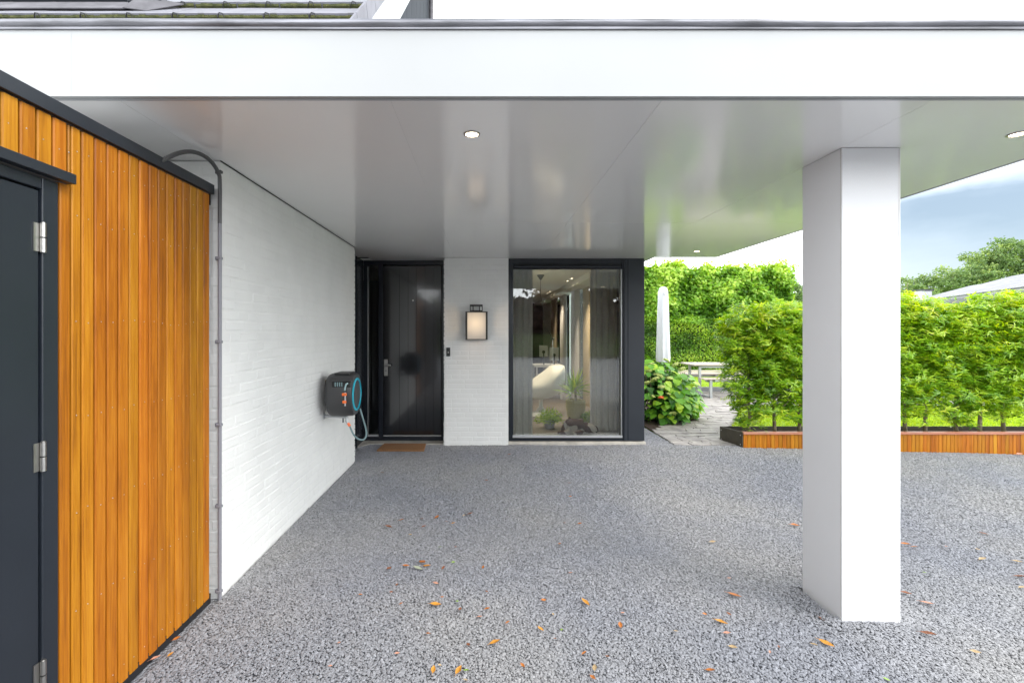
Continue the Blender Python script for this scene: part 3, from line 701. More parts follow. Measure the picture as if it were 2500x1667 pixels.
for cI in range(-3, 5):
    a = roof_pt(cI*GA-.004, .047, -0.925)
    f = MB().obox(a, (0.018, 0, 0), (0, GA*ca-.006, GA*sa-.006), (0, 0.115*sa, -0.165*ca)); f.build('verge_tile', M['tile'], roof, bevel=.003)
bb = MB().obox(roof_pt(-.74, -.09, -0.93), (0.022, 0, 0), (0, 6.1*ca, 6.1*sa), (0, 0.0, -0.44)); bb.build('barge_board', M['white_panel'], house)
gw = MB().add([(-0.97, 2.8, 2.74), (-0.97, 8.05, 2.74), (-0.97, 8.05, 7.9), (-0.97, 2.8, 2.95)], [(0,1,2,3)])
gw = MB().prism([(0,0),(1,0),(1,1)], 0, 1)
gwv = [(-9, 3.0, 2.72), (-9, 8.05, 2.72), (-9, 8.05, 8.2), (-0.96, 3.0, 2.72), (-0.96, 8.05, 2.72), (-0.96, 8.05, 8.2), (-9, 3.0, 3.0), (-0.96, 3.0, 3.0)]
MB().add(gwv, [(0,3,4,1), (3,7,5,4), (6,2,5,7), (0,1,2,6), (1,4,5,2), (0,6,7,3)]).build('gable_wall', M['gable'], house)
for i in range(9):
    yy = 4.6+i*.40
    MB().box(-0.96, -0.950, yy, yy+.392, 2.72, min(yy+.15, 8.0)).build('gable_panel', M['gable'], house)
MB().tube([(-0.90, 8.03, 2.7), (-0.90, 8.03, 8.2)], 0.04, 12).build('downpipe', M['lead'], house)
# roof window with its lead apron
rw = MB()
ap = MB().obox(roof_pt(0.16, .034, -9), (6.35, 0, 0), (0, 0.20*ca, 0.20*sa), (0, -.012*sa, .012*ca)).build('lead_apron', M['lead'], house, bevel=.004)
MB().obox(roof_pt(0.375, .02, -9), (6.25, 0, 0), (0, .035*ca, .035*sa), (0, -.06*sa, .06*ca)).build('roof_window_frame', M['anthracite_flat'], house, bevel=.003)
MB().obox(roof_pt(0.41, .055, -9), (6.2, 0, 0), (0, 1.0*ca, 1.0*sa), (0, -.01*sa, .01*ca)).build('roof_window_pane', mat('roof_pane', (.22, .28, .33), .1), house)
MB().obox(roof_pt(0.33, .03, -2.72), (.26, .0, .0), (0, .09*ca, .09*sa), (0, -.035*sa, .035*ca)).build('lead_corner', M['anthracite_flat'], house, bevel=.006)
fld = MB().add([roof_pt(.15, .05, -2.66), roof_pt(.15, .03, -2.50), roof_pt(.34, .035, -2.30), roof_pt(.37, .09, -2.62)], [(0,1,2,3)]).build('lead_fold', M['lead'], house)
sd_ = fld.modifiers.new('s', 'SOLIDIFY'); sd_.thickness = .006

# ================================================================ CARPORT
cp = thing('carport', (1, 3.5, 0), 'white flat carport canopy with glossy soffit and square white pillar', 'carport')
FY = 1.927
xsn = [-5.2, -3.78, -2.65, -1.52, -0.39, 0.74, 1.87, 3.03]
for a, b in zip(xsn[:-1], xsn[1:]):
    for (ya, yb) in ((FY+.012, 4.2), (4.2, 6.15)):
        rx, ry = random.uniform(-.0004, .0004), random.uniform(-.0004, .0004)
        x0, x1, y0, y1 = a+.0009, b-.0009, ya+.0009, yb-.0009
        if y0 > 4 and x0 < 2.2 < x1:
            pass
        z = lambda x, y: CEIL+(x-(x0+x1)/2)*rx+(y-(y0+y1)/2)*ry
        m_ = MB().add([(x0,y0,z(x0,y0)),(x1,y0,z(x1,y0)),(x1,y1,z(x1,y1)),(x0,y1,z(x0,y1)),(x0,y0,2.4622),(x1,y0,2.4622),(x1,y1,2.4622),(x0,y1,2.4622)], [(0,3,2,1),(4,5,6,7),(0,1,5,4),(1,2,6,5),(2,3,7,6),(3,0,4,7)])
        m_.build('soffit_panel', M['soffit'], cp)
for a, b in zip([-1.52, -0.39, 0.74, 1.87], [-0.39, 0.74, 1.87, 2.22]):
    MB().box(a+.0015, b-.0015, 6.153, 6.60, CEIL+.0005, 2.475).build('soffit_panel', M['soffit'], cp)
MB().box(-5.2, 3.0, FY+.014, 6.13, 2.4625, 2.4640).build('soffit_backing', M['soffit'], cp)
MB().box(-5.2, 3.0, FY+.03, 6.13, 2.478, 2.70).build('roof_deck', M['dark_gap'], cp)
MB().box(-5.2, 2.20, 6.133, 6.7, 2.478, 2.70).build('roof_deck', M['dark_gap'], cp)
MB().box(-5.2, 3.03, FY+.024, 6.15, 2.702, 2.728).build('roof_membrane', M['lead'], cp)
for a, b in ((-5.2, -1.687), (-1.687, 3.03)):
    MB().box(a+.0004, b-.0004, FY, FY+.02, 2.4575, 2.735).build('fascia_board', M['white_panel'], cp)
for a, b in ((FY+.022, 4.2), (4.2, 6.15)):
    MB().box(3.01, 3.03, a+.001, b-.001, 2.4575, 2.735).build('fascia_board', M['white_panel'], cp, bevel=.0015)
MB().box(2.222, 3.008, 6.132, 6.15, 2.4575, 2.735).build('fascia_board', M['white_panel'], cp)
MB().box(2.202, 2.22, 6.16, 6.72, 2.4575, 2.735).build('fascia_board', M['white_panel'], cp)
MB().box(-5.2, 3.03, FY+.0205, FY+.030, 2.4535, 2.4572).build('drip_strip', M['galv'], cp)
tr = MB(); pts = [(x, FY-.006+0.0012*math.sin(x*5.1), 2.752+0.0012*math.sin(x*3.3)) for x in np.arange(-5.2, 3.05, .25)]
tr.tube(pts, 0.0155, 12); tr.box(-5.2, 3.03, FY-.008, FY-.001, 2.728, 2.7395); tr.build('zinc_edge_trim', M['zinc'], cp)
MB().tube([(3.035, y_, 2.752) for y_ in np.arange(1.93, 6.3, .5)], .0135, 10).build('zinc_edge_trim', M['zinc'], cp)
PXa, PXb, PYa, PYb = 1.873, 2.183, 2.47, 2.78
PXa = 822*2.47/FP; PXb = 957*2.47/FP
MB().box(PXa, PXb, PYa, PYa+.308, -0.15, CEIL-.0015).build('pillar', M['pillar'], cp, bevel=.004)
MB().box(PXb-.010, PXb-.0085, PYa-.0012, PYa+.001, -0.1, CEIL-.004).build('pillar_seam', M['concrete'], cp)
MB().box(PXa-.0012, PXa+.001, PYa+.008, PYa+.0092, -0.1, CEIL-.004).build('pillar_seam', M['concrete'], cp)

# downlights in the soffit
lamp_face = emit_mat('lit_lens', (1.0, 0.80, 0.55), 9)
def downlight(loc, label, r=0.040, power=2.0, group='round downlights in the carport soffit', z=CEIL):
    t = thing('downlight', loc, label, 'ceiling light', group); x, y, zz = loc
    rg = MB(); pr = [(r*.74, -.001), (r*.78, -.006), (r, -.004), (r*1.02, 0), (r*.74, 0)]
    n = 28; vs = []; fs = []
    for (rr, h) in pr:
        for k in range(n): a = 2*math.pi*k/n; vs.append((x+rr*math.cos(a), y+rr*math.sin(a), zz+h))
    for i in range(len(pr)-1):
        for k in range(n): fs.append((i*n+k, i*n+(k+1) % n, (i+1)*n+(k+1) % n, (i+1)*n+k))
    rg.add(vs, fs, True); rg.build('trim_ring', M['steel'], t)
    MB().lathe([(0, 0), (r*.73, 0), (r*.73, -.0025), (0, -.0025)], (x, y, zz-.0005), 'Z', 24).build('lens', lamp_face, t)
    if power:
        ld_ = bpy.data.lights.new('downlight_lamp', 'SPOT'); ld_.energy = power; ld_.color = (1, .80, .58) if z == CEIL else (1, .97, .93); ld_.spot_size = R(95 if z == CEIL else 165); ld_.spot_blend = .8; ld_.shadow_soft_size = .03
        lo = bpy.data.objects.new('downlight_lamp', ld_); col.objects.link(lo); lo.parent = t; lo.location = (0, 0, -.012)
    return t
downlight((-0.06, 2.30, CEIL), 'lit round downlight near the soffit front edge in line with the brick pier')
downlight((2.60, 2.30, CEIL), 'lit round downlight right of the pillar, cut by the photo edge')
downlight((2.56, 5.68, CEIL), 'small distant lit downlight near the far corner of the soffit above the garden path', power=2)

# ================================================================ GARAGE
ga = thing('garage', (-3, 1.5, 0), 'low garage clad in vertical orange cedar boards with anthracite trim', 'garage')
CX = -1.515
MB().box(-4.4, CX-.024, -2.5, 2.61, -0.1, 2.25).build('wall_core', M['dark_gap'], ga)
MB().box(-4.45, -1.522, -2.55, 2.622, 2.262, 2.300).build('roof_deck', M['roof_membrane'], ga)
MB().box(-1.52, -1.500, -2.55, 2.625, 2.258, 2.310).build('roof_trim', M['anthracite_flat'], ga, bevel=.0015)
MB().box(-4.0, -1.522, 2.6225, 2.628, 2.20, 2.305).build('roof_trim', M['anthracite_flat'], ga)
MB().box(CX-.022, CX-.004, 1.679, 2.622, -0.08, 0.045).build('plinth_strip', M['black_plastic'], ga)
def board(y0, y1, z0, z1):
    w_ = y1-y0; r = random.uniform(-.0012, .0012)
    pr = [(y0+.0085, -.022), (y0+.0090, -.0045), (y0+.0125, r), (y1-.0025, r), (y1-.0004, -.003), (y1-.0004, -.022)]
    m_ = MB(); n = len(pr); vs = [(CX+dxx, yy, z0) for yy, dxx in pr]+[(CX+dxx, yy, z1) for yy, dxx in pr]
    m_.add(vs, [tuple(range(n)), tuple(range(n, 2*n))]+[(i, (i+1) % n, n+(i+1) % n, n+i) for i in range(n)])
    return m_.build('cladding_board', M['cedar'], ga)
scr = MB()
def screws(yc, z0, z1):
    for i, zz in enumerate((.10, .465, .823, 1.18, 1.54, 1.92, 2.16)):
        if z0+.04 < zz < z1-.02:
            scr.lathe([(0, 0), (.0023, 0), (.0018, .0010), (0, .0012)], (CX+.0002, yc+random.uniform(-.003, .003), zz+random.uniform(-.012, .012)), 'X', 8)
edges = [1.679, 1.7275, 1.772]+[1.772+.0594*k for k in range(1, 15)]
for i, (a, b) in enumerate(zip(edges[:-1], edges[1:])):
    b = min(b, 2.622)
    ztop = 2.252
    if a < 1.72: ztop = 2.030
    board(a, b, 0.030, ztop)
    if i > 0: screws((a+b)/2+.004, 0, ztop)
ov = [1.772-.0594*k for k in range(0, 12)][::-1]
for a, b in zip(ov[:-1], ov[1:]):
    if b > 1.73: a_, b_ = a, 1.7275
    else: a_, b_ = a, b
    if b_-a_ > .01: board(a_, b_, 2.076, 2.252); screws((a_+b_)/2, 2.0, 2.3)
tag(scr.build('screw', M['galv'], ga), kind='stuff')
# door opening
MB().box(-1.512, -1.478, -0.6, 1.712, 2.030, 2.0655).build('drip_rail', M['anthracite_flat'], ga, bevel=.002)
MB().box(CX-.03, CX+.003, 1.615, 1.676, -0.1, 2.024).build('door_frame', M['anthracite'], ga, bevel=.003)
MB().box(CX-.03, CX+.003, -0.5, 1.614, 1.985, 2.024).build('door_frame', M['anthracite'], ga, bevel=.003)
gd = MB().box(CX-.035, CX-.012, 0.75, 1.6085, 0.02, 1.980).build('garage_door', M['anthracite'], ga)
yb_ = [0.75, 0.92, 1.09, 1.26, 1.4275, 1.6085]
for a, b in zip(yb_[:-1], yb_[1:]): MB().box(CX-.012, CX-.002, a+.0015, b-.0015, 0.022, 1.978).build('door_board', M['anthracite'], gd, bevel=.003)
for zc in (1.818, 1.072, 0.327):
    h_ = MB()
    h_.tube([(CX+.009, 1.612, zc-.050), (CX+.009, 1.612, zc-.002)], .0085, 12); h_.tube([(CX+.009, 1.612, zc+.002), (CX+.009, 1.612, zc+.050)], .0085, 12)
    h_.box(CX-.001, CX+.002, 1.585, 1.606, zc-.048, zc+.048); h_.tube([(CX+.009, 1.612, zc+.050), (CX+.009, 1.612, zc+.053)], .006, 10)
    h_.build('hinge', M['steel'], gd)

# ================================================================ conduit
cx_, cy_ = -1.479, 2.640
cd = thing('conduit', (cx_, cy_, 0), 'grey electrical conduit running up the wall corner beside the cedar boards', 'pipe')
MB().tube([(cx_, cy_, 0.0), (cx_, cy_, 1.0), (cx_, cy_, 2.12)], .0105, 12).build('conduit_pipe', M['conduit'], cd)
arc = [(cx_, cy_, 2.10), (cx_, cy_, 2.33), (cx_, 2.628, 2.375), (cx_-.004, 2.585, 2.412), (cx_-.008, 2.52, 2.428), (cx_-.012, 2.44, 2.422), (cx_-.016, 2.36, 2.395), (cx_-.02, 2.28, 2.35), (cx_-.03, 2.20, 2.29)]
MB().tube(spline(arc, 4), .0108, 12).build('conduit_bend', M['conduit_dark'], cd)
for yy in (455-60, 593, 785, 975, 1162, 1357):
    zc = CAM_Z-(yy-HY)*cy_/FP
    c_ = MB().box(cx_-.016, cx_+.013, cy_-.013, cy_+.012, zc-.008, zc+.008, .003); c_.box(cx_-.026, cx_-.014, cy_-.004, cy_+.014, zc-.010, zc+.010, .002)
    c_.build('pipe_clip', M['conduit_dark'] if yy < 500 else M['conduit'], cd)

# ================================================================ hose reel
hr = thing('hose_reel', (-1.28, 4.36, 0.92), 'dark grey garden hose reel box with a turquoise ring on the white wall', 'hose reel')
bx0, bx1, cyc, czc = -1.405, -1.178, 4.36, 0.918
# body: rounded barrel profile in (Y,Z), swept along X with shrinking ends
def reel_profile(s):
    pts = []
    for k in range(28):
        a = 2*math.pi*k/28; c_, s_ = math.cos(a), math.sin(a)
        e = 0.62
        yy = math.copysign(abs(c_)**e, c_)*0.175; zz = math.copysign(abs(s_)**0.72, s_)*0.195
        if zz < -0.05: yy *= 1-0.22*((-zz-0.05)/0.145)
        pts.append((yy*s, zz*s))
    return pts
m_ = MB(); vs = []; fs = []
stn = [(bx0-.012, .90), (bx0, .97), (bx0+.02, 1.0), (bx0+.10, 1.01), (bx1-.05, 1.0), (bx1-.02, .985), (bx1-.004, .94), (bx1, .88)]
for x_, s_ in stn:
    for (yy, zz) in reel_profile(s_): vs.append((x_, cyc+yy, czc+zz))
for i in range(len(stn)-1):
    for k in range(28): fs.append((i*28+k, i*28+(k+1) % 28, (i+1)*28+(k+1) % 28, (i+1)*28+k))
fs.append(tuple(range(28))); fs.append(tuple((len(stn)-1)*28+k for k in range(28)))
body = m_.add(vs, fs, True).build('reel_body', M['reel'], hr)
fy_ = cyc-.178
def fq(x, y, Y=fy_): return P(x, y, Y)
sl = MB(); a = fq(762, 876); b = fq(806, 889)
sl.box(a.x, b.x, fy_-.004, fy_+.03, b.z, a.z, .006).build('hose_slot', M['black_plastic'], hr)
tl = MB(); tl.box(a.x-.004, b.x+.006, fy_-.010, fy_+.02, a.z, a.z+.008, .003); tl.build('slot_lip', M['reel'], hr)
hh = MB()
for xx in (770, 775, 780, 785): p0 = fq(xx, 877.5, fy_-.006); p1 = fq(xx, 887.5, fy_-.006); hh.tube([p0, (p0+p1)/2+Vector((0, -.004, 0)), p1], .0055, 8)
hh.build('wound_hose', M['hose'], hr)
MB().tube([fq(799, 880, fy_-.005), fq(795, 882, fy_-.018), fq(793, 888, fy_-.016), fq(792, 896, fy_-.010)], .007, 8).build('hose_end', M['hose_light'], hr)
MB().box(fq(787, 0).x, fq(797, 0).x, fy_-.026, fy_-.001, fq(0, 908).z, fq(0, 902).z, .003).build('orange_clip', M['orange'], hr)
MB().box(fq(788, 0).x, fq(796, 0).x, fy_-.026, fy_-.001, fq(0, 925.5).z, fq(0, 919).z, .003).build('orange_clip', M['orange'], hr)
MB().tube([fq(792.5, 901, fy_-.014), fq(793, 918, fy_-.014), fq(792.5, 932, fy_-.012)], .0075, 8).build('spray_nozzle', M['galv'], hr)
# turquoise ring on the right-hand flank
rgm = MB(); n = 40; pr = [(.150, 0), (.150, .010), (.133, .014), (.130, 0)]; vs = []; fs = []
for rr, h in pr:
    for k in range(n): a = 2*math.pi*k/n; vs.append((bx1-.004+h, cyc+rr*math.cos(a), czc+rr*1.0*math.sin(a)))
for i in range(3):
    for k in range(n): fs.append((i*n+k, i*n+(k+1) % n, (i+1)*n+(k+1) % n, (i+1)*n+k))
rgm.add(vs, fs, True).build('turquoise_ring', M['turquoise'], hr)
MB().lathe([(0, .004), (.12, .004), (.13, .0), (.13, -.004)], (bx1, cyc, czc), 'X', 32).build('flank_disc', M['reel'], hr)
MB().box(WX, bx0+.01, cyc+.04, cyc+.15, czc-.12, czc+.13, .01).build('wall_bracket', M['black_plastic'], hr)
hd = MB().box(bx0+.05, bx1-.04, cyc-.10, cyc+.10, czc+.188, czc+.203, .006); hd.build('carry_handle', M['reel'], hr)
tap = thing('water_tap', (-1.43, 4.37, .68), 'small brass outdoor tap under the hose reel', 'tap')
tq = lambda x, y, Y=4.33: P(x, y, Y)
t_ = MB(); t_.tube([(WX, 4.38, tq(0, 957).z), (-1.40, 4.35, tq(0, 957).z), tq(799, 958, 4.33)], .011, 10); t_.tube([tq(797, 957), tq(796, 966), tq(800, 973)], .013, 10)
t_.build('tap_body', M['galv'], tap)
MB().lathe([(0, 0), (.03, 0), (.03, .006), (0, .006)], (WX, 4.38, tq(0, 957).z), 'X', 16).build('tap_rosette', M['galv'], tap)
MB().tube([tq(788, 954, 4.34), tq(788, 970, 4.34)], .006, 8).build('tap_lever', M['conduit_dark'], tap)
MB().tube([tq(799, 971), tq(803.5, 978)], .0135, 10).build('hose_coupling', M['orange'], tap)
hz = MB().tube(spline([tq(803, 977), tq(806, 985), tq(813, 999, 4.32), tq(824, 1008, 4.3), tq(835, 1009, 4.3), tq(841, 1000, 4.32), tq(840.5, 985, 4.36), tq(834, 962, 4.42), tq(827, 938, 4.45)]), .0078, 10).build('garden_hose', M['hose'])
tag(hz, 'short grey green hose looping from the tap up to the hose reel', 'hose')

# ================================================================ lantern, doorbell, mat
LN_Y = 5.99
def lq(x, y): return P(x, y, LN_Y)
lan = thing('wall_lantern', (lq(1094, 0).x, 6.1, lq(0, 780).z), 'black framed lantern with glowing frosted glass on the brick pier', 'lantern')
x0, x1, z0, z1 = lq(1069, 0).x, lq(1120, 0).x, lq(0, 780).z, lq(0, 715.5).z
dep = 0.15; lf = MB()
for (a, b) in ((x0, x0+.024), (x1-.024, x1)):
    lf.box(a, b, LN_Y, LN_Y+.012, z0, z1); lf.box(a if a == x0 else b-.008, a+.008 if a == x0 else b, LN_Y+.013, LN_Y+dep, z0, z0+.01); lf.box(a if a == x0 else b-.008, a+.008 if a == x0 else b, LN_Y+.013, LN_Y+dep, z1-.01, z1)
lf.box(x0, x1, LN_Y-.0015, LN_Y+dep, z1-.010, z1+.002); lf.box(x0, x1, LN_Y-.0015, LN_Y+.012, z0-.001, z0+.008)
lf.box(x0, x1, LN_Y+dep+.001, LN_Y+dep+.012, z0, z1)
lf.build('lantern_frame', M['lamp_metal'], lan)
cz0, cz1 = z1+.002, lq(0, 699).z; c0, c1 = lq(1079, 0).x, lq(1108.5, 0).x
cap = MB(); cap.box(c0, c1, LN_Y+.02, LN_Y+.12, cz1-.022, cz1); cap.box(c0, c0+.008, LN_Y+.02, LN_Y+.028, cz0, cz1-.022); cap.box(c1-.008, c1, LN_Y+.02, LN_Y+.028, cz0, cz1-.022)
cap.box(c0+.035, c0+.047, LN_Y+.03, LN_Y+.04, cz0, cz1-.022); cap.box(c1-.047, c1-.035, LN_Y+.03, LN_Y+.04, cz0, cz1-.022); cap.box(c0, c1, LN_Y+.02, LN_Y+.12, cz0, cz0+.016)
cap.box(c0, c0+.008, LN_Y+.112, LN_Y+.12, cz0, cz1-.022); cap.box(c1-.008, c1, LN_Y+.112, LN_Y+.12, cz0, cz1-.022)
cap.build('lantern_cap', M['lamp_metal'], lan)
fro = bpy.data.materials.new('frosted_glass'); fro.use_nodes = True; n = fro.node_tree.nodes; l = fro.node_tree.links; b = n['Principled BSDF']
b.inputs['Base Color'].default_value = (.55, .50, .46, 1); b.inputs['Roughness'].default_value = .5
g2 = n.new('ShaderNodeNewGeometry'); vd = n.new('ShaderNodeVectorMath'); vd.operation = 'DISTANCE'; l.new(g2.outputs['Position'], vd.inputs[0]); vd.inputs[1].default_value = (lq(1092, 0).x, LN_Y, lq(0, 742).z)
mr = n.new('ShaderNodeMapRange'); mr.inputs['From Min'].default_value = .02; mr.inputs['From Max'].default_value = .19; mr.inputs['To Min'].default_value = .30; mr.inputs['To Max'].default_value = .06; l.new(vd.outputs['Value'], mr.inputs['Value'])
b.inputs['Emission Color'].default_value = (1, .72, .42, 1); l.new(mr.outputs[0], b.inputs['Emission Strength'])
MB().box(x0+.024, x1-.024, LN_Y+.004, LN_Y+.009, z0+.008, z1-.010).build('frosted_pane', fro, lan)
for s_ in (x0+.001, x1-.006): MB().box(s_, s_+.005, LN_Y+.013, LN_Y+dep-.001, z0+.01, z1-.011).build('side_pane', M['glass_thin'], lan)
MB().box(-.05+(x0+x1)/2, .05+(x0+x1)/2, LN_Y+dep+.013, 6.180, z0+.1, z1-.03).build('wall_plate', M['lamp_metal'], lan)
pl = bpy.data.lights.new('lantern_bulb', 'POINT'); pl.energy = 2.6; pl.color = (1, .68, .38); pl.shadow_soft_size = .05
po = bpy.data.objects.new('lantern_bulb', pl); col.objects.link(po); po.parent = lan; po.location = (0, .02, .24)
db = thing('doorbell', (lq(1029, 0).x, 6.17, 1.27), 'small black doorbell on the pier beside the front door', 'doorbell')
dq = lambda x, y: P(x, y, 6.165)
MB().box(dq(1025, 0).x, dq(1034, 0).x, 6.162, 6.18, dq(0, 818).z, dq(0, 798).z, .003).build('doorbell_plate', M['black_plastic'], db)
MB().lathe([(0, 0), (.009, 0), (.008, -.004), (0, -.004)], (dq(1029.5, 0).x, 6.162, dq(0, 809).z), 'Y', 14).build('doorbell_button', M['steel'], db)
mt_ = MB(); 
pm = [(-1.335, 5.86), (-.745, 5.855), (-.765, 6.215), (-1.315, 6.225)]
mt_.prism(pm, 0.006, .024); mo = mt_.build('doormat', M['coir'], bevel=.004); tag(mo, 'brown coir doormat lying in front of the black door', 'doormat')

# ================================================================ interior things
def curtain(name, label, pts, z0, z1, amp, waves, m, group=None):
    """pleated cloth following the line pts[0]-pts[1]"""
    a, b = Vector(pts[0]), Vector(pts[1]); L = (b-a).length; d = (b-a)/L; nrm = Vector((-d.y, d.x)); n = int(waves*10)
    vs = []; rows = [z0, z0+.05, (z0+z1)/2, z1-.1, z1]
    ph = random.uniform(0, 6)
    for j, z in enumerate(rows):
        am = amp*(1.15, 1.1, 1.0, .85, .6)[j]
        for i in range(n+1):
            t = i/n; w = t*waves*2*math.pi+.5*math.sin(t*9+ph)
            p = a+d*(t*L)+nrm*(am*math.sin(w)*(.75+.25*math.sin(t*23+ph)))+d*(.010*math.sin(2*w))
            vs.append((p.x, p.y, z))
    fs = [(j*(n+1)+i, j*(n+1)+i+1, (j+1)*(n+1)+i+1, (j+1)*(n+1)+i) for j in range(4) for i in range(n)]
    o = MB().add(vs, fs, True).build(name, m); 
    if m.name != 'daylight_voile': s_ = o.modifiers.new('s', 'SOLIDIFY'); s_.thickness = .003
    return tag(o, label, 'curtain', group)
cloth = mat('taupe_curtain', (.80, .77, .70), .85, var=.06, vscale=30); cloth_g = mat('grey_curtain', (.50, .50, .50), .85); cloth_b = mat('brown_curtain', (.22, .18, .13), .85)
curtain('curtain', 'taupe pleated curtain at the left side of the big window', ((.36, 6.60), (.69, 6.62)), .035, 2.44, .045, 3.5, cloth)
curtain('curtain', 'wide taupe pleated curtain at the right side of the big window', ((1.57, 6.97), (1.99, 6.95)), .035, 2.44, .05, 5, cloth)
curtain('curtain', 'grey curtain deep in the room, first one right of the bright side window', ((1.93, 9.62), (1.93, 10.38)), .035, 2.42, .04, 7, cloth_g)
curtain('curtain', 'grey curtain deep in the room, left of the bright side window strip', ((1.93, 11.1), (1.93, 11.85)), .035, 2.42, .04, 7, cloth_g)
sheer = leaf_mat('daylight_voile', [(0.0,(.85,.9,.9)),(1.0,(.85,.9,.9))], 0.7, .8)
curtain('curtain', 'added sheer white cloth strip standing in for daylight at the side window', ((2.0, 10.38), (2.0, 11.1)), .035, 2.42, .012, 6, sheer)  # cloth added to stand in for the bright daylight at the side window
curtain('curtain', 'brown curtain at the far end of the room beyond the desk', ((1.9, 12.4), (1.9, 13.2)), .035, 2.42, .04, 7, cloth_b)
for yy, lb in ((8.62, 'nearest'), (9.05, 'second nearest'), (11.45, 'third'), (11.95, 'farthest')):
    downlight((1.60, yy, 2.4615), 'tiny lit ceiling spot in the living room, the %s from the window' % lb, r=.035, power=60, group='ceiling spots in the living room')
downlight((0.5, 7.6, 2.4615), 'added unseen ceiling spot filling the living room behind the left curtain', r=.035, power=60, group='ceiling spots in the living room')  # unseen lamp added to brighten the room
# pendant
iq = lambda x, y, Y: P(x, y, Y)
pn = thing('pendant_lamp', (.97, 8.1, 2.46), 'dark pendant with a cone canopy and thin cord hanging in the living room', 'pendant light')
MB().lathe([(0, 0), (.062, 0), (.062, -.01), (.012, -.085), (0, -.088)], (.97, 8.1, 2.4605), 'Z', 20).build('ceiling_canopy', M['lamp_metal'], pn)
MB().tube(spline([(.97, 8.1, 2.38), (.972, 8.1, 2.1), iq(1246, 700, 8.1), iq(1251, 745, 8.1), iq(1262, 765, 8.15), iq(1269, 777, 8.2)]), .004, 6).build('cord', M['lamp_metal'], pn)
MB().tube([iq(1269, 776, 8.2), iq(1270.5, 834, 8.2)], .005, 6).build('lamp_rod', M['alu'], pn)
MB().lathe([(.012, .03), (.03, .02), (.03, -.01), (0, -.02)], iq(1269.5, 778, 8.2), 'Z', 12).build('lamp_joint', M['lamp_metal'], pn)
# lounge chair
ch = thing('lounge_chair', (.95, 8.3, .03), 'cream lounge chair with a high sculpted shell on a white trumpet foot', 'chair')
sh = MB(); vs = []
sil = [(1268,836),(1284,839),(1300,836),(1301,860),(1299,880),(1290,896),(1279,908),(1262,916),(1240,920),(1222,916),(1205,905),(1198,890),(1212,878),(1233,864),(1252,850)]
sil = [iq(a, b, 8.35) for a, b in sil]; cen = sum(sil, Vector())/len(sil); fs = []; rings = [1.0, .98, .92, .82, .66, .45, .2]; ns_ = len(sil)
for s_ in rings:
    for p_ in sil: q_ = cen+(p_-cen)*s_; vs.append((q_.x, 8.45-.42*math.sqrt(max(1-s_*s_, 0)), q_.z))
for i in range(len(rings)-1):
    for k in range(ns_): fs.append((i*ns_+k, i*ns_+(k+1) % ns_, (i+1)*ns_+(k+1) % ns_, (i+1)*ns_+k))
fs.append(tuple((len(rings)-1)*ns_+k for k in range(ns_)))
so_ = sh.add(vs, fs, True).build('chair_shell', M['chair_shell'], ch); q = so_.modifiers.new('s', 'SOLIDIFY'); q.thickness = .045; q2 = so_.modifiers.new('b', 'SUBSURF'); q2.levels = 1; q2.render_levels = 2
MB().lathe([(0, 0), (.25, 0), (.24, .012), (.10, .05), (.035, .14), (.03, .34), (0, .34)], (1.00, 8.32, .031), 'Z', 28).build('trumpet_foot', M['screen'], ch)
# desk and screens
dk = thing('desk', (1.35, 10.6, .03), 'white framed desk at the back of the living room', 'desk')
m_ = MB(); 
for xx in (1.12, 2.0-.35):
    for yy in (10.2, 10.85): m_.box(xx, xx+.04, yy, yy+.04, .03, .72)
for zz in (.30,): m_.box(1.12, 1.69, 10.2, 10.23, zz, zz+.03)
m_.build('desk_frame', M['screen'], dk); MB().box(1.08, 1.73, 10.15, 10.92, .72, .75).build('desk_top', M['screen'], dk)
for (x0_, x1_, y0_, y1_, lb) in ((1239, 1258, 793, 819, 'white back of the left computer screen on the desk'), (1262, 1283, 798, 828, 'white back of the right computer screen on the desk')):
    a = P(x0_, y0_, 10.5); b = P(x1_, y1_, 10.5)
    mo = thing('monitor', ((a.x+b.x)/2, 10.5, .75), lb, 'monitor', 'two computer screens on the desk')
    MB().box(a.x, b.x, 10.5, 10.53, b.z, a.z, .004).build('screen_panel', M['screen'], mo)
    MB().tube([((a.x+b.x)/2, 10.47, (a.z+b.z)/2-.02), ((a.x+b.x)/2, 10.47, .755)], .014, 8).build('screen_stand', M['black_plastic'], mo)
    MB().lathe([(0, 0), (.035, 0), (.035, -.02), (0, -.02)], ((a.x+b.x)/2, 10.498, (a.z+b.z)/2-.02), 'Y', 14).build('screen_joint', M['black_plastic'], mo)
# yucca in a pot
yu = thing('potted_yucca', (1.40, 7.35, .03), 'spiky yucca in a woven straw pot behind the window glass', 'plant')
px, py = P(1322, 0, 7.35).x, 7.35
MB().lathe([(0, 0), (.085, 0), (.12, .10), (.155, .30), (.15, .40), (.135, .40), (.13, .34), (0, .34)], (px, py, .031), 'Z', 24).build('pot', mat('woven_straw', (.62, .55, .34), .8, c2=(.36, .34, .15), vscale=50, stretch=(1, 1, 6), bump=.6, bscale=90), yu)
n = 120; th_ = rng.uniform(0, 6.28, n); el = rng.uniform(-.25, 1.4, n)
Dd = np.stack([np.cos(th_)*np.cos(el), np.sin(th_)*np.cos(el), np.sin(el)], 1)
hub = np.where(rng.random(n) < .55, 0, 1)
base = np.array([[px, py, .60], [px-.05, py+.03, .52]])[hub]
yl = leaf_cloud('yucca_leaves', base+Dd*.03, Dd, np.tile([0, 0, 1.0], (n, 1))+rng.normal(0, .2, (n, 3)), rng.uniform(.22, .36, n), .022, rng.uniform(0, 1, n), M['linden_leaf'], yu, full=True, droop=1.2)
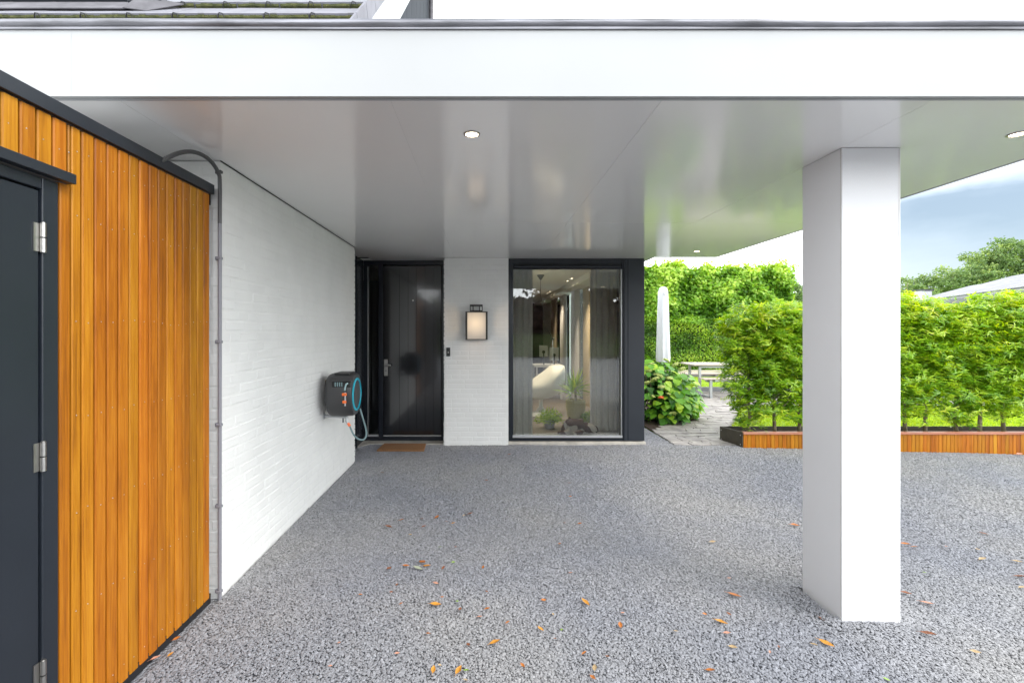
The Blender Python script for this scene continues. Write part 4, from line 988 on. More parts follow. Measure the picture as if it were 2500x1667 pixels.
MB().tube([(px, py, .35), (px, py, .62)], .018, 8).build('stem', M['bark'], yu)
for (xx, yy, Yd, s_, lb) in ((1262, 968, 7.15, .21, 'bushy green fern on the floor between the chair foot and the sleeping dog'), (1354, 950, 7.2, .14, 'small green fern to the right of the yucca pot')):
    f_ = thing('fern', (P(xx, 0, Yd).x, Yd, .03), lb, 'plant', 'ferns behind the window'); c = np.array([P(xx, 0, Yd).x, Yd, .12])
    n = 900; dd_ = unit(rng.normal(0, 1, (n, 3))); dd_[:, 2] = np.abs(dd_[:, 2])*.9
    pp = c+dd_*rng.uniform(.2, 1, (n, 1))*s_*np.array([1, .8, 1.1])
    leaf_cloud('fern_foliage', pp, dd_+rng.normal(0, .4, (n, 3)), rng.normal(0, 1, (n, 3)), .045, .014, rng.uniform(.3, 1, n), M['linden_leaf'], f_)
    MB().lathe([(0, 0), (.07, 0), (.09, .12), (.08, .12), (0, .10)], (c[0], Yd, .031), 'Z', 18).build('pot', M['galv'], f_)
# sleeping dog: one continuous skinned body
def skin_obj(name, verts, edges, radii, m, parent, sub=2):
    me = bpy.data.meshes.new(name); me.from_pydata([tuple(v) for v in verts], edges, []); me.update()
    o = link(name, me, parent); sk = o.modifiers.new('skin', 'SKIN')
    lay = me.skin_vertices[0].data if me.skin_vertices else None
    if lay is None:
        bm = bmesh.new(); bm.from_mesh(me); bm.verts.layers.skin.verify(); bm.to_mesh(me); bm.free(); lay = me.skin_vertices[0].data
    for i, r in enumerate(radii):
        lay[i].radius = (r, r) if not isinstance(r, tuple) else r; lay[i].use_root = (i == 0)
    s_ = o.modifiers.new('sub', 'SUBSURF'); s_.levels = sub; s_.render_levels = sub
    me.materials.append(m); sk.use_smooth_shade = True
    return o
dogm = bpy.data.materials.new('dog_coat'); dogm.use_nodes = True; n = dogm.node_tree.nodes; l = dogm.node_tree.links; b = n['Principled BSDF']; b.inputs['Roughness'].default_value = .9
tc = n.new('ShaderNodeNewGeometry'); tn = n.new('ShaderNodeTexNoise'); tn.inputs['Scale'].default_value = 4.2; tn.inputs['Detail'].default_value = 2; l.new(tc.outputs['Position'], tn.inputs['Vector'])
rr_ = n.new('ShaderNodeValToRGB'); rr_.color_ramp.elements[0].position = .50; rr_.color_ramp.elements[1].position = .53; rr_.color_ramp.elements[0].color = (.62, .58, .52, 1); rr_.color_ramp.elements[1].color = (.07, .028, .018, 1)
l.new(tn.outputs['Fac'], rr_.inputs['Fac']); l.new(rr_.outputs[0], b.inputs['Base Color'])
tb = n.new('ShaderNodeTexNoise'); tb.inputs['Scale'].default_value = 60; l.new(tc.outputs['Position'], tb.inputs['Vector']); bp = n.new('ShaderNodeBump'); bp.inputs['Strength'].default_value = .7; bp.inputs['Distance'].default_value = .01; l.new(tb.outputs['Fac'], bp.inputs['Height']); l.new(bp.outputs[0], b.inputs['Normal'])
dog = thing('dog', (1.35, 6.85, .03), 'brown and white long haired dog asleep on the floor behind the glass', 'dog')
YD = 6.72
V = [P(1322, 981, YD+.10), P(1308, 980, YD+.14), P(1298, 984, YD+.12), P(1338, 979, YD+.08), P(1349, 981, YD+.02), P(1358, 983, YD-.04), P(1366, 988, YD-.09), P(1369, 992, YD-.12),
     P(1306, 991, YD+.02), P(1292, 994, YD-.02), P(1280, 994, YD-.04), P(1340, 992, YD-.02), P(1330, 994, YD-.08), P(1316, 994.5, YD-.08),
     P(1291, 990, YD+.16), P(1290, 994, YD+.24), P(1302, 994, YD+.28)]
E = [(0,1),(1,2),(0,3),(3,4),(4,5),(5,6),(6,7),(1,8),(8,9),(9,10),(3,11),(11,12),(12,13),(2,14),(14,15),(15,16)]
rad_ = [.125,.12,.085,.11,.072,.080,.046,.030,.040,.028,.026,.040,.030,.026,.026,.020,.015]
dogo = skin_obj('dog_body', V, E, rad_, dogm, dog)
brown = mat('dog_ear', (.07, .028, .018), .9, bump=.6, bscale=70)
for (xa, ya, xb, yb_, Yd, rr) in ((1351, 979, 1346, 992, YD-.10, .034), (1366, 978, 1372, 992, YD-.03, .030)):
    m_ = MB(); a, b2 = P(xa, ya, Yd), P(xb, yb_, Yd); m_.tube([a, a*.65+b2*.35, a*.3+b2*.7, b2], [rr*.5, rr, rr*1.05, rr*.4], 10); 
    for i_ in range(len(m_.v)): x_, y_, z_ = m_.v[i_]; m_.v[i_] = (x_, Yd+(y_-Yd)*.45, z_)
    m_.build('dog_ear', brown, dog)
MB().lathe([(0, -.012), (.011, -.008), (.013, 0), (.009, .008), (0, .011)], P(1370, 992, YD-.148), 'Z', 10).build('dog_nose', M['black_plastic'], dog)

# ================================================================ planter
pt = thing('planter', (5, 6.27, 0), 'long low planter faced with short vertical cedar boards on gravel', 'planter')
PT = 0.195; Y0, Y1 = 6.10, 6.47
MB().prism([(3.352, Y0+.012), (8.6, Y0+.012), (8.6, Y0+.03), (3.352, Y0+.03)], -.2, PT-.03).build('planter_board_backing', M['dark_gap'], pt)
MB().obox((3.35, Y0+.004, -.1), (-.012, 0, 0), (-.105, .37, 0), (0, 0, PT+.1)).build('steel_side', M['corten'], pt, bevel=.001)
MB().box(3.24, 8.6, 6.468, 6.476, -.1, PT).build('steel_back', M['corten'], pt)
for (xx, yy) in ((3.334, Y0+.02), (3.246, 6.44)):
    for zz in (.03, .15): MB().lathe([(0, 0), (.008, 0), (.007, -.004), (0, -.005)], (xx-.010, yy, zz), 'X', 10).build('bolt', M['steel'], pt)
MB().prism([(3.338, Y0+.03), (8.6, Y0+.03), (8.6, 6.467), (3.245, 6.467)], -.1, PT-.045).build('planter_soil', M['soil'], pt)
MB().box(3.345, 8.6, Y0-.018, Y0+.045, PT-.028, PT).build('planter_cap', M['cedar_cap'], pt, bevel=.002)
k = 0; x = 3.352
pbm = {}
while x < 7.6:
    w_ = .0505
    zb_ = -.03-.026*max(x-3.35, 0)
    b_ = MB().box(x+.0016, x+w_-.0016, Y0+.0005*(k % 3), Y0+.0118, zb_+.012, PT-.030, .0012)
    b_.build('planter_board', M['cedar'], pt); x += w_; k += 1

# laurel shrubs
def laurel_mesh(seed):
    """crown of a trained cherry laurel, local origin at the stem base"""
    r = np.random.default_rng(seed)
    # shoots: lens-shaped clusters through a flat upright crown
    nS = 860
    zb = (0.08, 0.20, 0.14, 0.24)[seed % 4]; z = zb+(1.63-zb)*r.random(nS)**0.68
    z[:30] = r.uniform(1.60, 1.76, 30)
    hw = np.interp(z, [0.1, .4, .7, 1.3, 1.6, 1.8], [.08, .17, .26, .30, .24, .13])
    x = r.uniform(-1, 1, nS)*hw*1.15; yy = r.normal(0, .095, nS)
    sp = np.stack([x, yy, z], 1)
    outward = np.stack([x*1.6, yy*3.2, .45+.8*r.random(nS)], 1)+r.normal(0, .35, (nS, 3)); outward = unit(outward)
    per = 11; N = nS*per; x = x+.05*np.sin(z*6+seed)
    sp = np.repeat(sp, per, 0); od = np.repeat(outward, per, 0)
    a = r.uniform(0, 6.28, N); t = unit(np.cross(od, r.normal(0, 1, (N, 3))))
    Dl = unit(t*[1.15, .8, .55]+od*r.uniform(.0, .6, (N, 1))+np.array([0, 0, .05]))
    pos = sp+od*r.uniform(-.05, .05, (N, 1))
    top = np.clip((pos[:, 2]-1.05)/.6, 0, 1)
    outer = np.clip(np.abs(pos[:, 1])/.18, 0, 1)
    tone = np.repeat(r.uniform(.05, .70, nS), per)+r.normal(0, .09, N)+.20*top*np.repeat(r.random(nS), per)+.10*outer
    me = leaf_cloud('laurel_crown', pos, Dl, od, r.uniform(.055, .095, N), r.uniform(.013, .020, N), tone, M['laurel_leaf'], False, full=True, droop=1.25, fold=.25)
    return me
def stem_mb(seed, h=1.6):
    r = random.Random(seed); m_ = MB(); pts = []; x = y_ = 0
    for i in range(8):
        pts.append((x, y_, i/7*h)); x += r.uniform(-.02, .02); y_ += r.uniform(-.012, .012)
    m_.tube(pts, [.023, .019, .017, .015, .013, .011, .009, .005], 8)
    for k in range(16):
        z = r.uniform(.20, 1.3); t = z/h*7; i = int(t); p = Vector(pts[i]).lerp(Vector(pts[min(i+1, 7)]), t-i)
        s_ = r.choice([-1, 1]); L = r.uniform(.15, .30)
        q1 = p+Vector((s_*L*.4, r.uniform(-.05, .05), L*.35)); q2 = p+Vector((s_*L*.8, r.uniform(-.1, .1), L*.95))
        m_.tube([p, q1, q2], [.009, .006, .003], 6)
    return m_
laurels = [laurel_mesh(s) for s in range(4)]
stems = [stem_mb(s).mesh('laurel_stem', M['bark']) for s in range(4)]
sx = [1720, 1777, 1836, 1893, 1950, 2010, 2079, 2124, 2200, 2252, 2310, 2368, 2425]
tops = [.96, .98, .97, 1.0, 1.0, 1.02, 1.05, 1.0, .97, 1.03, 1.06, 1.06, 1.05]
lab = ['leftmost laurel in the planter, beside the flagstone path', 'second laurel from the left end of the planter', 'third laurel from the left, half hidden by the white pillar', 'laurel behind the left face of the white pillar', 'laurel behind the middle of the white pillar', 'laurel behind the right part of the white pillar',
       'laurel just right of the white pillar with a leaning pale stem', 'second laurel to the right of the white pillar', 'third laurel to the right of the pillar in the planter', 'fourth laurel to the right of the pillar in the planter', 'laurel next to the right edge of the photo in the planter', 'laurel cut by the right edge of the photo', 'laurel past the right edge at the end of the row']
hid = 'bushy laurel in the planter hidden behind the pillar or past the right edge'
for i, x in enumerate(sx):
    X = (x-HX)*6.28/FP; Yl = 6.28+random.uniform(-.03, .03); f = tops[i]
    t = thing('laurel_shrub', (X, Yl, PT-.05), lab[i] or hid, 'shrub', 'trained laurels in the cedar planter', rz=random.choice([0, math.pi])+random.uniform(-.1, .1))
    t.scale = (1.05, 1.15, f)
    o = bpy.data.objects.new('laurel_crown', laurels[i % 4]); col.objects.link(o); o.parent = t; tag(o, kind='stuff')
    o = bpy.data.objects.new('laurel_stem', stems[(i*3+1) % 4]); col.objects.link(o); o.parent = t

# ================================================================ hydrangea
hyd = thing('hydrangea_bush', (2.95, 8.1, 0), 'large hydrangea with broad green leaves and pale yellow flower heads at the path', 'shrub')
def heart_leaf(seed):
    r = random.Random(seed); m_ = MB(); out_ = [(0,0),(.12,.30),(.30,.42),(.55,.40),(.80,.24),(1.0,0)]
    vs = []; mid = [(a, 0) for a in (0, .12, .30, .55, .80, 1.0)]
    for s_ in (1, -1):
        for i, (a, b) in enumerate(out_): vs.append((a, s_*b*(1+r.uniform(-.08, .08)), .10*b*(1.3)-.28*a*a+r.uniform(-.02, .02)))
    for a in mid: vs.append((a[0], 0, -.28*a[0]**2))
    fs = []
    for i in range(5):
        fs.append((12+i, i, i+1, 12+i+1)); fs.append((12+i, 12+i+1, 6+i+1, 6+i))
    m_.add(vs, fs, True); return m_.mesh('leaf', M['hydrangea_leaf'])
hl_ = [heart_leaf(s) for s in range(5)]
def hyd_pt(rr, shell):
    a = rr.uniform(0, 2*math.pi); 
    cz = rr.uniform(0, 1)
    return a, cz
rr = random.Random(5)
# mound shaped by a few lobes
lobes = [(2.75, 8.05, .50, .52), (3.16, 7.95, .43, .42), (2.50, 8.5, .62, .50), (3.05, 8.45, .55, .46), (2.95, 8.15, .66, .36), (2.42, 8.1, .72, .33), (3.42, 8.1, .26, .26), (3.05, 7.75, .25, .33)]
leafs = []
for k in range(900):
    lx, ly, lz, lr = rr.choice(lobes)
    d = Vector((rr.gauss(0, 1), rr.gauss(0, 1)-.5, rr.gauss(0, 1)*.9+.15)).normalized()
    rad0 = lr*rr.uniform(.82, 1.06); p = Vector((lx, ly, lz))+Vector((d.x*rad0, d.y*rad0, d.z*rad0*.95))
    if p.z < .05 or p.x < 2.16: continue
    if any((p-Vector((q[0], q[1], q[2]))).length < q[3]*.78 for q in lobes): continue
    leafs.append((p, d))
leafs.sort(key=lambda t: t[0].y)
for p, d in leafs[:290]:
    o = link('leaf', rr.choice(hl_), hyd); s_ = rr.uniform(.085, .155)
    dirl = Vector((d.x*.8+rr.uniform(-.6, .6), d.y*.5-.35, -.35+rr.uniform(-.35, .3))).normalized()
    upv = (d+Vector((0, -.2, .9))).normalized(); side_ = upv.cross(dirl).normalized(); up2 = dirl.cross(side_)
    mw = Matrix((( dirl.x, side_.x, up2.x), (dirl.y, side_.y, up2.y), (dirl.z, side_.z, up2.z)))
    o.matrix_parent_inverse = world_of(hyd).inverted(); o.location = p; o.rotation_euler = mw.to_euler(); o.scale = (s_, s_*rr.uniform(.95, 1.2), s_)
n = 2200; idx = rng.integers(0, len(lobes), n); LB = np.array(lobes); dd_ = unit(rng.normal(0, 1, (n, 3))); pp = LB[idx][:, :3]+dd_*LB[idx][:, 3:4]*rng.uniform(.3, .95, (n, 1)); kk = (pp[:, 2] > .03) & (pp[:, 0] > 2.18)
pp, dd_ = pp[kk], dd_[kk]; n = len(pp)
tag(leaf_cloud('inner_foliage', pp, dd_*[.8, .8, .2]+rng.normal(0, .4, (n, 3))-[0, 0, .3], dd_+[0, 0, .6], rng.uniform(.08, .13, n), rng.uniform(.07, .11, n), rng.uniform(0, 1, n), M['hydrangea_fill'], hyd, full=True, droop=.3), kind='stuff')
def flower(r_, seed):
    r = random.Random(seed); m_ = MB()
    for k in range(46):
        a = r.uniform(0, 6.28); e = r.uniform(-.15, 1.5); d = Vector((math.cos(a)*math.cos(e), math.sin(a)*math.cos(e), math.sin(e)*.62)); c = d*r_
        u = d.orthogonal().normalized()*.22*r_; v = d.cross(u.normalized())*.22*r_
        m_.add([c+u, c+v+d*.02*r_, c-u, c-v+d*.02*r_, c+d*.10*r_], [(0,1,4), (1,2,4), (2,3,4), (3,0,4)])
    m_.lathe([(0, -.1*r_), (.8*r_, 0), (.85*r_, .2*r_), (.5*r_, .5*r_), (0, .55*r_)], (0, 0, 0), 'Z', 10)
    return m_.mesh('flower_head', M['flower'])
fm = [flower(.06, s) for s in range(3)]
fq_ = [(1496, 838, 7.9), (1490, 852, 7.8), (1512, 862, 7.7), (1486, 880, 7.6), (1505, 872, 7.6), (1530, 828, 8.1), (1537, 870, 7.7), (1566, 848, 8.0), (1500, 910, 7.5), (1535, 905, 7.5), (1545, 951, 7.45), (1590, 930, 7.75), (1596, 946, 7.7), (1572, 918, 7.6), (1584, 886, 7.9), (1520, 889, 7.5), (1552, 838, 8.1)]
for i, (x, y, Y) in enumerate(fq_):
    o = link('flower_head', fm[i % 3], hyd); o.matrix_parent_inverse = world_of(hyd).inverted(); o.location = P(x, y, Y); s_ = random.uniform(.7, 1.25); o.scale = (s_, s_, s_*.8); o.rotation_euler = (random.uniform(-.1, .6), random.uniform(-.5, .5), random.uniform(0, 6))
of_ = flower(.045, 9).copy(); of_.materials.clear(); of_.materials.append(mat('orange_petal', (.75, .14, .03), .7)); o = link('orange_bloom', of_, hyd); o.matrix_parent_inverse = world_of(hyd).inverted(); o.location = P(1518, 913, 7.42); o['label'] = 'single orange bloom'
stm = MB()
for k in range(26):
    a = random.uniform(0, 6.28); r0 = random.uniform(.02, .3); r1 = random.uniform(.3, .6); stm.tube([(2.85+math.cos(a)*r0, 8.1+math.sin(a)*r0, 0), (2.85+math.cos(a)*r1*.8, 8.1+math.sin(a)*r1*.8, .45), (2.85+math.cos(a)*r1, 8.1+math.sin(a)*r1*.9, .8)], [.008, .006, .004], 5)
tag(stm.build('hydrangea_stems', M['bark'], hyd), kind='stuff')

# ================================================================ parasol
ps = thing('parasol', (4.36, 11.5, 0), 'tall closed white parasol in front of the hedge', 'parasol')
m_ = MB(); vs = []; n = 32; prof = [(.02, 2.58), (.09, 2.55), (.12, 2.46), (.125, 2.2), (.135, 1.9), (.14, 1.5), (.15, 1.1), (.155, .85), (.14, .75)]
for rr_i, (r_, z) in enumerate(prof):
    for k in range(n):
        a = 2*math.pi*k/n; f = 1+.10*math.sin(a*8)*(rr_i/8); vs.append((4.36+r_*f*math.cos(a+.1*rr_i*.3)*.92, 11.5+r_*f*math.sin(a), z))
fs = [(i*n+k, i*n+(k+1) % n, (i+1)*n+(k+1) % n, (i+1)*n+k) for i in range(len(prof)-1) for k in range(n)]+[tuple(range(n)), tuple((len(prof)-1)*n+k for k in range(n))]
m_.add(vs, fs, True).build('parasol_cover', M['parasol'], ps)
MB().tube([(4.36, 11.5, .02), (4.36, 11.5, .8)], .03, 12).build('parasol_pole', M['galv'], ps)
MB().lathe([(0, 0), (.30, 0), (.30, .05), (.05, .09), (0, .09)], (4.36, 11.5, .012), 'Z', 24).build('parasol_base', M['galv'], ps)
MB().box(4.33, 4.36, 11.355, 11.375, 2.36, 2.44, .005).build('cover_buckle', M['galv'], ps)

# ================================================================ picnic table
tb_ = thing('picnic_table', (5.9, 11.0, 0), 'picnic table with weathered slats and grey steel frame on the patio', 'table')
for i in range(5):
    yy = 10.72+i*.145; MB().box(4.72+abs(i-2)*.02, 6.7, yy, yy+.135, .715, .745, .004).build('table_slat', M['bench_wood'], tb_)
fr = MB(); fr.box(4.92, 6.6, 10.80, 10.84, .655, .7145); fr.box(4.92, 6.6, 11.34, 11.38, .655, .7145)
fr.box(4.92, 4.97, 10.80, 10.85, .012, .655); fr.box(4.92, 4.97, 11.33, 11.38, .012, .655); fr.box(6.5, 6.55, 10.80, 10.85, .012, .655); fr.box(6.5, 6.55, 11.33, 11.38, .012, .655)
fr.build('table_frame', M['galv'], tb_)
for (yb0, lb) in ((10.42, 'near'), (11.62, 'far')):
    for i in range(2): MB().box(4.86+(0 if lb == 'near' else .15), 6.6, yb0+i*.15, yb0+i*.15+.14, .42, .445, .004).build('bench_slat', M['bench_wood'], tb_)
    f_ = MB(); f_.box(4.98, 6.5, yb0+.12, yb0+.16, .36, .4195); 
    for xx in (5.0, 6.4): f_.box(xx, xx+.05, yb0+.02, yb0+.07, .012, .42); f_.box(xx, xx+.05, yb0+.08, yb0+.28, .37, .4195)
    for xx in (5.1, 5.7, 6.3): f_.box(xx, xx+.12, yb0+.0, yb0+.10, .395, .4195)
    f_.build('bench_frame', M['galv'], tb_)
f_ = MB(); f_.box(5.0, 5.05, 10.43, 11.7, .012, .05); f_.box(6.4, 6.45, 10.43, 11.7, .012, .05); f_.build('floor_rail', M['galv'], tb_)

# ================================================================ hedges
HB = 16.9
def hedge_box(name, label, cat, x0, x1, y0, y1, z0, z1, n, L, W, m, core=True, bump=.12, group=None, seed=1):
    t = thing(name, ((x0+x1)/2, (y0+y1)/2, 0), label, cat, group)
    r = np.random.default_rng(seed)
    # faces: front (70 %), top (20 %), ends
    f = r.random(n); X = r.uniform(x0, x1, n); Yv = np.where(f < .72, y0, r.uniform(y0, y1, n)); Z = np.where(f < .72, z0+(z1-z0)*r.random(n), np.where(f < .9, z1, r.uniform(z0, z1, n)))
    X = np.where(f > .95, x1, np.where(f > .9, x0, X))
    wob = np.array([noise.noise(Vector((a*1.3, b_*2, c*1.6))) for a, b_, c in zip(X, Yv, Z)])
    nrm = np.where((f < .72)[:, None], [0, -1., .15], np.where((f < .9)[:, None], [0, -.1, 1.], [1., 0, 0]))
    pos = np.stack([X, Yv, Z], 1)+nrm*(wob[:, None]*bump*1.8+r.normal(0, bump*.45, (n, 1)))
    D = unit(r.normal(0, .75, (n, 3))+[0, -.25, -.45]+nrm*.35)
    U = unit(nrm*1.1+[0, 0, .55]+r.normal(0, .35, (n, 3)))
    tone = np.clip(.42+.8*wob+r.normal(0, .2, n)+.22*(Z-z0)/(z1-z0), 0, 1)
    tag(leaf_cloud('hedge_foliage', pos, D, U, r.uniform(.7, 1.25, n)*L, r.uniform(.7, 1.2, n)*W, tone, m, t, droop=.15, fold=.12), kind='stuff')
    n2 = n//4
    pos2 = np.stack([r.uniform(x0, x1, n2), r.uniform(y0, y1, n2), r.uniform(z0, z1, n2)], 1)
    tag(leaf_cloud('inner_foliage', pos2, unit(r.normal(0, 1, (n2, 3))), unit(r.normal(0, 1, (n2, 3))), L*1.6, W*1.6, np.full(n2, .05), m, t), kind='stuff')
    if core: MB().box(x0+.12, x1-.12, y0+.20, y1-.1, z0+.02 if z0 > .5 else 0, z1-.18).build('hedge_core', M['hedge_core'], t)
    return t
hedge_box('low_hedge', 'dense clipped dark green hedge behind the picnic table', 'hedge', 2.2, 24, HB, HB+.9, 0.02, 2.02, 66000, .07, .045, M['privet_leaf'], seed=3)
for i in range(4):
    x0 = 3.3+i*1.95
    t = hedge_box('pleached_linden', ['pleached linden crown above the hedge, leftmost and next to the dark house corner', 'pleached linden crown above the hedge, straight behind the parasol top', 'pleached linden crown above the hedge, third from the house corner', 'pleached linden crown at the right end of the row with long loose shoots'][i], 'tree', x0, x0+1.98, HB+.15, HB+.8, 1.80, 3.75-.04*i+random.uniform(-.05, .08), 10500, .125, .11, M['linden_leaf'], seed=20+i, bump=.24, group='pleached lindens above the hedge')
    MB().tube([(x0+1, HB+.45, 0), (x0+1.02, HB+.45, 2.4)], [.06, .045], 8).build('trunk', M['bark'], t)
    # loose shoots
    r = np.random.default_rng(50+i); ns = 16 if i < 3 else 26; PP = []; DD = []
    for s_ in range(ns):
        bx_ = r.uniform(x0, x0+2.0) if i < 3 else r.uniform(x0+.9, x0+2.1); hgt = r.uniform(.12, .38) if i < 3 else r.uniform(.1, .6)
        lean = r.uniform(-.5, .5) if i < 3 else r.uniform(0, .9)
        for k in range(7):
            u_ = k/6; PP.append((bx_+lean*hgt*u_, HB+.45+r.uniform(-.25, .1), 3.62+hgt*u_)); DD.append((r.normal(0, 1), r.normal(0, .6)-.3, r.normal(0, .4)-.1))
    PP, DD = np.array(PP), unit(np.array(DD)); nn = len(PP)
    tag(leaf_cloud('loose_shoots', PP, DD, unit(r.normal(0, .6, (nn, 3))+[0, -.5, .6]), r.uniform(.08, .14, nn), r.uniform(.07, .12, nn), r.uniform(.5, 1, nn), M['linden_leaf'], t), kind='stuff')
tag(MB().box(4.2, 12, 16.2, 16.24, -.03, .16).build('bed_edging_board', M['bench_wood']), 'long brown timber edging board at the foot of the hedge', 'edging board')

# ================================================================ trees
def tree(name, label, x, y, h, crown, n, L, m, seed, group=None, trunk_r=.25, gap=.0):
    """crown: list of (dx, dy, z, r) blobs; each blob is built from several leaf clumps"""
    t = thing(name, (x, y, -.05), label, 'tree', group); r = np.random.default_rng(seed)
    tk = MB(); tk.tube([(x, y, -.1), (x+.1, y, h*.3), (x-.1, y+.1, h*.62), (x, y, h*.85)], [trunk_r, trunk_r*.8, trunk_r*.45, trunk_r*.12], 10)
    for (dx_i, dy_i, z_i, r_i) in crown: tk.tube([(x, y, h*.32), (x+dx_i*.5, y+dy_i*.5, (h*.35+z_i)/2), (x+dx_i, y+dy_i, z_i)], [trunk_r*.4, trunk_r*.22, trunk_r*.08], 6)
    tk.build('trunk', M['bark'], t)
    PP = []; TT = []
    tot = sum(c[3]**2 for c in crown)
    for (dx_i, dy_i, z_i, r_i) in crown:
        nc = 26; cd = unit(r.normal(0, 1, (nc, 3))); cc = np.array([x+dx_i, y+dy_i, z_i])+cd*r_i*r.uniform(.45, 1.0, (nc, 1))*[1, 1, .8]
        per = int(n*r_i**2/tot/nc); rad_c = r_i*r.uniform(.18, .42, nc)
        for c_, rc in zip(cc, rad_c):
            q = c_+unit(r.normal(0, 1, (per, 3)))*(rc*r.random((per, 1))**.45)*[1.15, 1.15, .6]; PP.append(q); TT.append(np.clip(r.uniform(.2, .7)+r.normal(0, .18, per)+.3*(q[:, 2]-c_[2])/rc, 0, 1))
    PP = np.concatenate(PP); TT = np.concatenate(TT); nn = len(PP)
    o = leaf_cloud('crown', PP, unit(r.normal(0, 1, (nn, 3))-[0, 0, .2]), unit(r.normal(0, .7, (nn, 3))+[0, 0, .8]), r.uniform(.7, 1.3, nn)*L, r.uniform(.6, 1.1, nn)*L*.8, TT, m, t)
    tag(o, kind='stuff'); return t
bg_group = 'tall trees beyond the neighbouring roof'
def bp_(x, y, Y): p = P(x, y, Y); return p
# big one near the right edge and its neighbours
p = P(2296, 0, 46)
tree('broadleaf_tree', 'tallest loose crowned tree beyond the pale roof at the right edge of the photo', p.x, 46, 11, [(0, 0, 8.4, 2.3), (-2.4, 0, 7.4, 2.2), (2.2, 0, 8.2, 2.4), (-3.6, 1, 5.6, 2.0), (-1, -1, 5.6, 2.3), (2.5, 0, 5.5, 2.5), (4.5, 0, 7.6, 2.5), (.8, 0, 9.4, 1.4)], 15000, .26, M['oak_leaf'], 5, bg_group, .3)
p = P(2190, 0, 44)
tree('broadleaf_tree', 'lower broad tree between the tallest tree and the chimney, beyond the roofs', p.x, 44, 8, [(0, 0, 6.0, 1.9), (-2.6, 0, 5.6, 1.5), (2.4, 0, 6.2, 1.9), (-1, 0, 4.2, 2.2), (2.8, 0, 4.4, 2.2), (-3.2, 0, 4.2, 1.5)], 10000, .24, M['oak_leaf'], 6, bg_group, .25)
p = P(2085, 0, 42)
tree('broadleaf_tree', 'small tree crown just right of the white pillar, beyond the laurels', p.x, 42, 7, [(0, 0, 5.2, 1.6), (-1.8, 0, 4.6, 1.5), (1.4, 0, 4.3, 1.5), (0, 0, 3.4, 1.8)], 6000, .22, M['oak_leaf'], 7, bg_group, .2)
p = P(1822, 0, 34)
tree('broadleaf_tree', 'small bluish green tree top peeking left of the pillar above the laurels', p.x, 34, 5.6, [(0, 0, 4.0, 1.0), (-.9, 0, 3.6, .8), (.9, 0, 3.5, .9), (.1, 0, 4.6, .5)], 3500, .16, M['oak_leaf'], 8, bg_group, .15)
# trees across the road behind the camera (seen mirrored in the window and the black door)
mir = 'trees across the road reflected in the window'
row = [(-9.5,-18,'beech_leaf','dark copper beech'),(-5.5,-17.5,'oak_leaf','green tree'),(-1.8,-18.5,'beech_leaf','dark copper beech'),(1.0,-22,'oak_leaf','low green tree'),(4.6,-17,'beech_leaf','dark copper beech'),(8.2,-17.5,'beech_leaf','dark copper beech'),(11.8,-17,'beech_leaf','dark copper beech'),(15.5,-18,'oak_leaf','green tree'),(19.5,-18,'beech_leaf','dark copper beech')]
ords = ['first', 'second', 'third', 'fourth', 'fifth', 'sixth', 'seventh', 'eighth', 'ninth']
for i, (x, y, mm, lb) in enumerate(row):
    s_ = random.uniform(.56, .66) if i != 3 else .40
    tree('roadside_tree', '%s across the road seen mirrored in glass, %s of the row' % (lb, ords[i]), x, y, 9*s_, [(0, 0, 5.8*s_, 2.5*s_), (-1.6, 0, 4.3*s_, 2.1*s_), (1.7, 0, 4.4*s_, 2.1*s_), (0, .3, 2.6*s_, 2.5*s_), (0, 0, 7.0*s_, 1.9*s_), (-1.2, .4, 2.0, 1.7), (1.3, .4, 1.9, 1.7)], 9000, .30, M[mm], 30+i, mir, .22)
hedge_box('roadside_hedge', 'dark hedge across the road mirrored low in the window', 'hedge', -12, 20, -16.0, -15.2, .02, 1.5, 12000, .16, .11, M['beech_leaf'], seed=9)
bpy.context.view_layer.update()

# neighbour house
nh = thing('neighbour_house', (21, 18, 0), 'neighbouring low house with a pale tiled roof behind the laurels', 'house')
e0, e1 = Vector((14.6, 8.2, 2.93)), Vector((21.2, 23.1, 2.93)); dirE = (e1-e0).normalized(); per_ = Vector((dirE.y, -dirE.x, 0)); ridge_off = per_*3.4+Vector((0, 0, 1.05))
rf = MB().add([e0, e1, e1+ridge_off, e0+ridge_off, e0-Vector((0, 0, .12)), e1-Vector((0, 0, .12)), e1+ridge_off-Vector((0, 0, .12)), e0+ridge_off-Vector((0, 0, .12))], [(0,1,2,3),(4,7,6,5),(0,4,5,1),(1,5,6,2),(2,6,7,3),(3,7,4,0)]).build('roof', M['roof_white'], nh)
Lr = (e1-e0).length; sl_ = ridge_off.length; rd = ridge_off.normalized(); up_n = dirE.cross(rd).normalized()
if up_n.z < 0: up_n = -up_n
for c in range(9):
    a = e0+rd*(c*sl_/9)+up_n*.02
    MB().obox(a, dirE*Lr, rd*(sl_/9+.02), up_n*.03).build('tile_course', M['roof_white'], rf)
MB().obox(e0-Vector((0, 0, .30))-per_*.06, dirE*Lr, per_*.1, Vector((0, 0, .20))).build('gutter', M['anthracite_flat'], nh)
MB().obox(e0+per_*.4-Vector((0, 0, 3.2)), dirE*(Lr-.3), per_*6.0, Vector((0, 0, 2.95))).build('wall', M['galv'], nh)
e2 = Vector((22.3, 22.6, 3.15))
